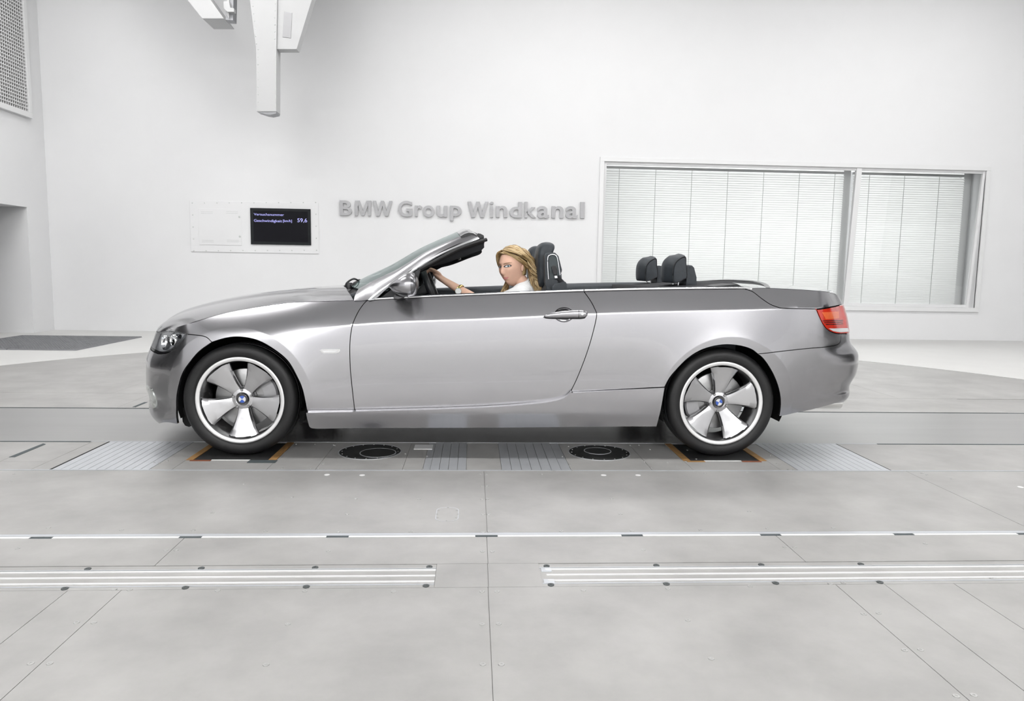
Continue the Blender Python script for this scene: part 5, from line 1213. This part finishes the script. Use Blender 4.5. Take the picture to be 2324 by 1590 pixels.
limb([sh_n+np.array([.01,-.0,.0]), (sh_n+elb)/2+np.array([.012,-.03,-.012]), elb*.75+sh_n*.25+np.array([0,-.012,-.01])], [.072,.062,.060], 20)
limb([P3(1160,668,-.46), P3(1176,660,-.47), P3(1190,649,-.44), P3(1201,640,-.40)], [.022,.027,.028,.018], 16)
me = bpy.data.meshes.new('jacket_raw'); me.from_pydata(Vb, [], Fb); me.update(); bmx = bmesh.new(); bmx.from_mesh(me); bmesh.ops.recalc_face_normals(bmx, faces=bmx.faces[:]); bmx.to_mesh(me); bmx.free()
tmp = bpy.data.objects.new('jacket_raw', me); COL.objects.link(tmp); rm = tmp.modifiers.new('r', 'REMESH'); rm.mode = 'VOXEL'; rm.voxel_size = .007; rm.use_smooth_shade = True; sm_ = tmp.modifiers.new('s', 'SMOOTH'); sm_.factor = .6; sm_.iterations = 5
jme = bpy.data.meshes.new_from_object(tmp.evaluated_get(bpy.context.evaluated_depsgraph_get())); bpy.data.objects.remove(tmp); jme.materials.clear(); jme.materials.append(M['jacket_white']); jme.polygons.foreach_set('use_smooth', [True]*len(jme.polygons))
jk = bpy.data.objects.new('jacket', jme); COL.objects.link(jk); attach(jk, person)
shell('collar', [P3(1158,669,-.475), P3(1170,661,-.475), P3(1183,651,-.455), P3(1194,640,-.42), P3(1199,632,-.38)], [.012,.016,.018,.016,.010], 'jacket_white', person, 14, (.35,1.3), True)
# watch and bracelet
fa_ = (wri-elb)/np.linalg.norm(wri-elb); wc = P3(1043,658,-.44)
def ring_at(c, t, R_, r, name, m, flat=(1,1)):
    a = np.cross(t, (0,1,.2)); a /= np.linalg.norm(a); b = np.cross(t, a); P = [c+R_*(math.cos(q)*a*.9+math.sin(q)*b*1.1) for q in np.linspace(0, 2*PI, 33)]
    bm = bmesh.new(); bm_tube(bm, P, r, 8, flat=flat, up=tuple(t)); return bm_obj(name, bm, m, person, True)
ring_at(wc, fa_, .037, .008, 'watch_strap', 'watch_gold', (.5,1.2))
wf = P3(1040,660.5,-.487); q = Vector((0,0,1)).rotation_difference(Vector((.05,-1,.12))).to_matrix().to_4x4(); bm = bmesh.new(); bm_lathe(bm, [(0,.006),(.016,.006),(.018,.008),(.020,.005),(.020,-.008),(0,-.008)], 28, 'Z'); bmesh.ops.transform(bm, matrix=Matrix.Translation(Vector(wf)) @ q, verts=bm.verts[:]); bm_obj('watch_case', bm, 'watch_face', person, True, 40)
# hair: a cap over the skull and combed-back, wind-blown locks
random.seed(11)
bm = bmesh.new()
def cap_fn(u, v):
    a = 2*PI*u; b = PI*v-PI/2; p = np.array(head_pt(a, b)); d = p-HC; f, s_, u_ = d@fdir, d@sdir, d@udir
    # hairline: keep off the face
    k = 1.10 if (f < -.012 and u_ > -.07) or u_ > .086 else .86
    if f < .0 and u_ < -.05: k = .9
    return tuple(HC+d*k)
capo = blob('hair', 'hair_blond', person, cap_fn, 64, 44)
vs_cap = capo.data
def lock(pts, r0, r1, wob=.004, n=7, flat=(1.,.6)):
    P = np.array(pts, float); P[1:] += np.random.RandomState(random.randint(0,10**6)).normal(0, wob, (len(P)-1,3)); C_ = cat_rom(P, 6); t = np.linspace(0, 1, len(C_)); rad = (r0+(r1-r0)*t)*np.clip(np.minimum(t*8+.25, (1-t)*5+.12), 0, 1)
    bm_tube(bm, C_, rad, n, flat=flat, up=(.3,-1,.2))
def HS(f, s_, u): return L2W(f, s_, u)
# from the parting over the crown, past the ear, then streaming back and down behind the shoulder
for i in range(300):
    w_ = random.random(); v = random.random(); e1 = random.random()
    p0 = HS(.066-.12*w_, -.022+.012*random.random(), .108+.026*math.sin(PI*w_))
    p1 = HS(.060-.125*w_, .030+.016*e1, .096+.022*math.sin(PI*w_)+.006*e1)
    p2 = HS(.016-.10*w_, .076+.012*e1, .070-.016*w_+.008*v)
    p3 = HS(-.064-.070*w_, .088+.014*e1, .030-.03*w_)
    p4 = P3(1204+20*v+4*w_, 616+10*e1, -.42+.14*w_)
    p5 = P3(1206+30*v, 640+8*random.random(), -.44+.16*w_)
    p6 = P3(1210+34*v+6*random.random(), 656+6*random.random(), -.45+.18*w_)
    lock([p0,p1,p2,p3,p4,p5,p6,p6+np.array([.01,0,-.05])], .0050, .0040)
for i in range(90):                           # hairline, swept from the parting across the forehead and over the ear
    w_ = .3*random.random(); v = random.random(); e1 = random.random()
    lock([HS(.074-.05*w_, -.034+.008*e1, .094+.012*w_), HS(.073-.05*w_, .004+.01*e1, .088+.012*w_), HS(.056-.06*w_, .042+.008*e1, .068+.018*w_), HS(.016-.06*w_, .074+.008*e1, .032+.03*w_), HS(-.044-.05*w_, .087+.010*e1, .004-.02*v), P3(1203+14*v, 620+8*e1, -.42), P3(1206+24*v, 646, -.44), P3(1210+28*v, 668, -.45)], .0042, .0034, .002)
for i in range(110):                           # back of the head
    w_ = random.random(); v = random.random()
    lock([HS(-.02-.06*w_, .0+.04*v, .128-.012*w_), HS(-.09, .05*v+.02, .08), HS(-.118, .05+.04*v, .01), P3(1206+22*v, 616, -.32-.06*w_), P3(1212+26*v, 642, -.34), P3(1216+30*v, 660, -.36), P3(1218+30*v, 678, -.36)], .0058, .0046)
for i in range(80):                           # far side curtain beside the cheek
    w_ = random.random(); v = random.random()
    lock([HS(.066-.05*w_, -.024, .112), HS(.060-.05*w_, -.066, .085), HS(.034-.04*w_, -.082, .030), HS(.004-.05*w_, -.074, -.04), P3(1148+6*v, 640, -.28), P3(1144+10*v-6*w_, 655, -.30), P3(1130+18*v, 672, -.32)], .0048, .0030, .003)
for i in range(34):                           # loose strands blown towards the seat
    v = random.random(); e1 = random.random(); y = 596+40*e1
    lock([HS(-.05-.04*v, .08, .05-.08*e1), P3(1203+6*v, y+4, -.43), P3(1216+8*v, y+13+5*v, -.44), P3(1230+10*v, y+19+6*random.random(), -.44), P3(1244+16*v, y+20+12*random.random(), -.43)], .0026, .0008, .003, 5)
bmesh.ops.recalc_face_normals(bm, faces=bm.faces[:])
bm2 = bmesh.new(); bm2.from_mesh(capo.data); me_t = bpy.data.meshes.new('t'); bm.to_mesh(me_t); bm.free(); bm2.from_mesh(me_t); bm2.to_mesh(capo.data); bm2.free(); bpy.data.meshes.remove(me_t)
capo.data.polygons.foreach_set('use_smooth', [True]*len(capo.data.polygons)); capo['label'] = 'long blond wind-blown hair'
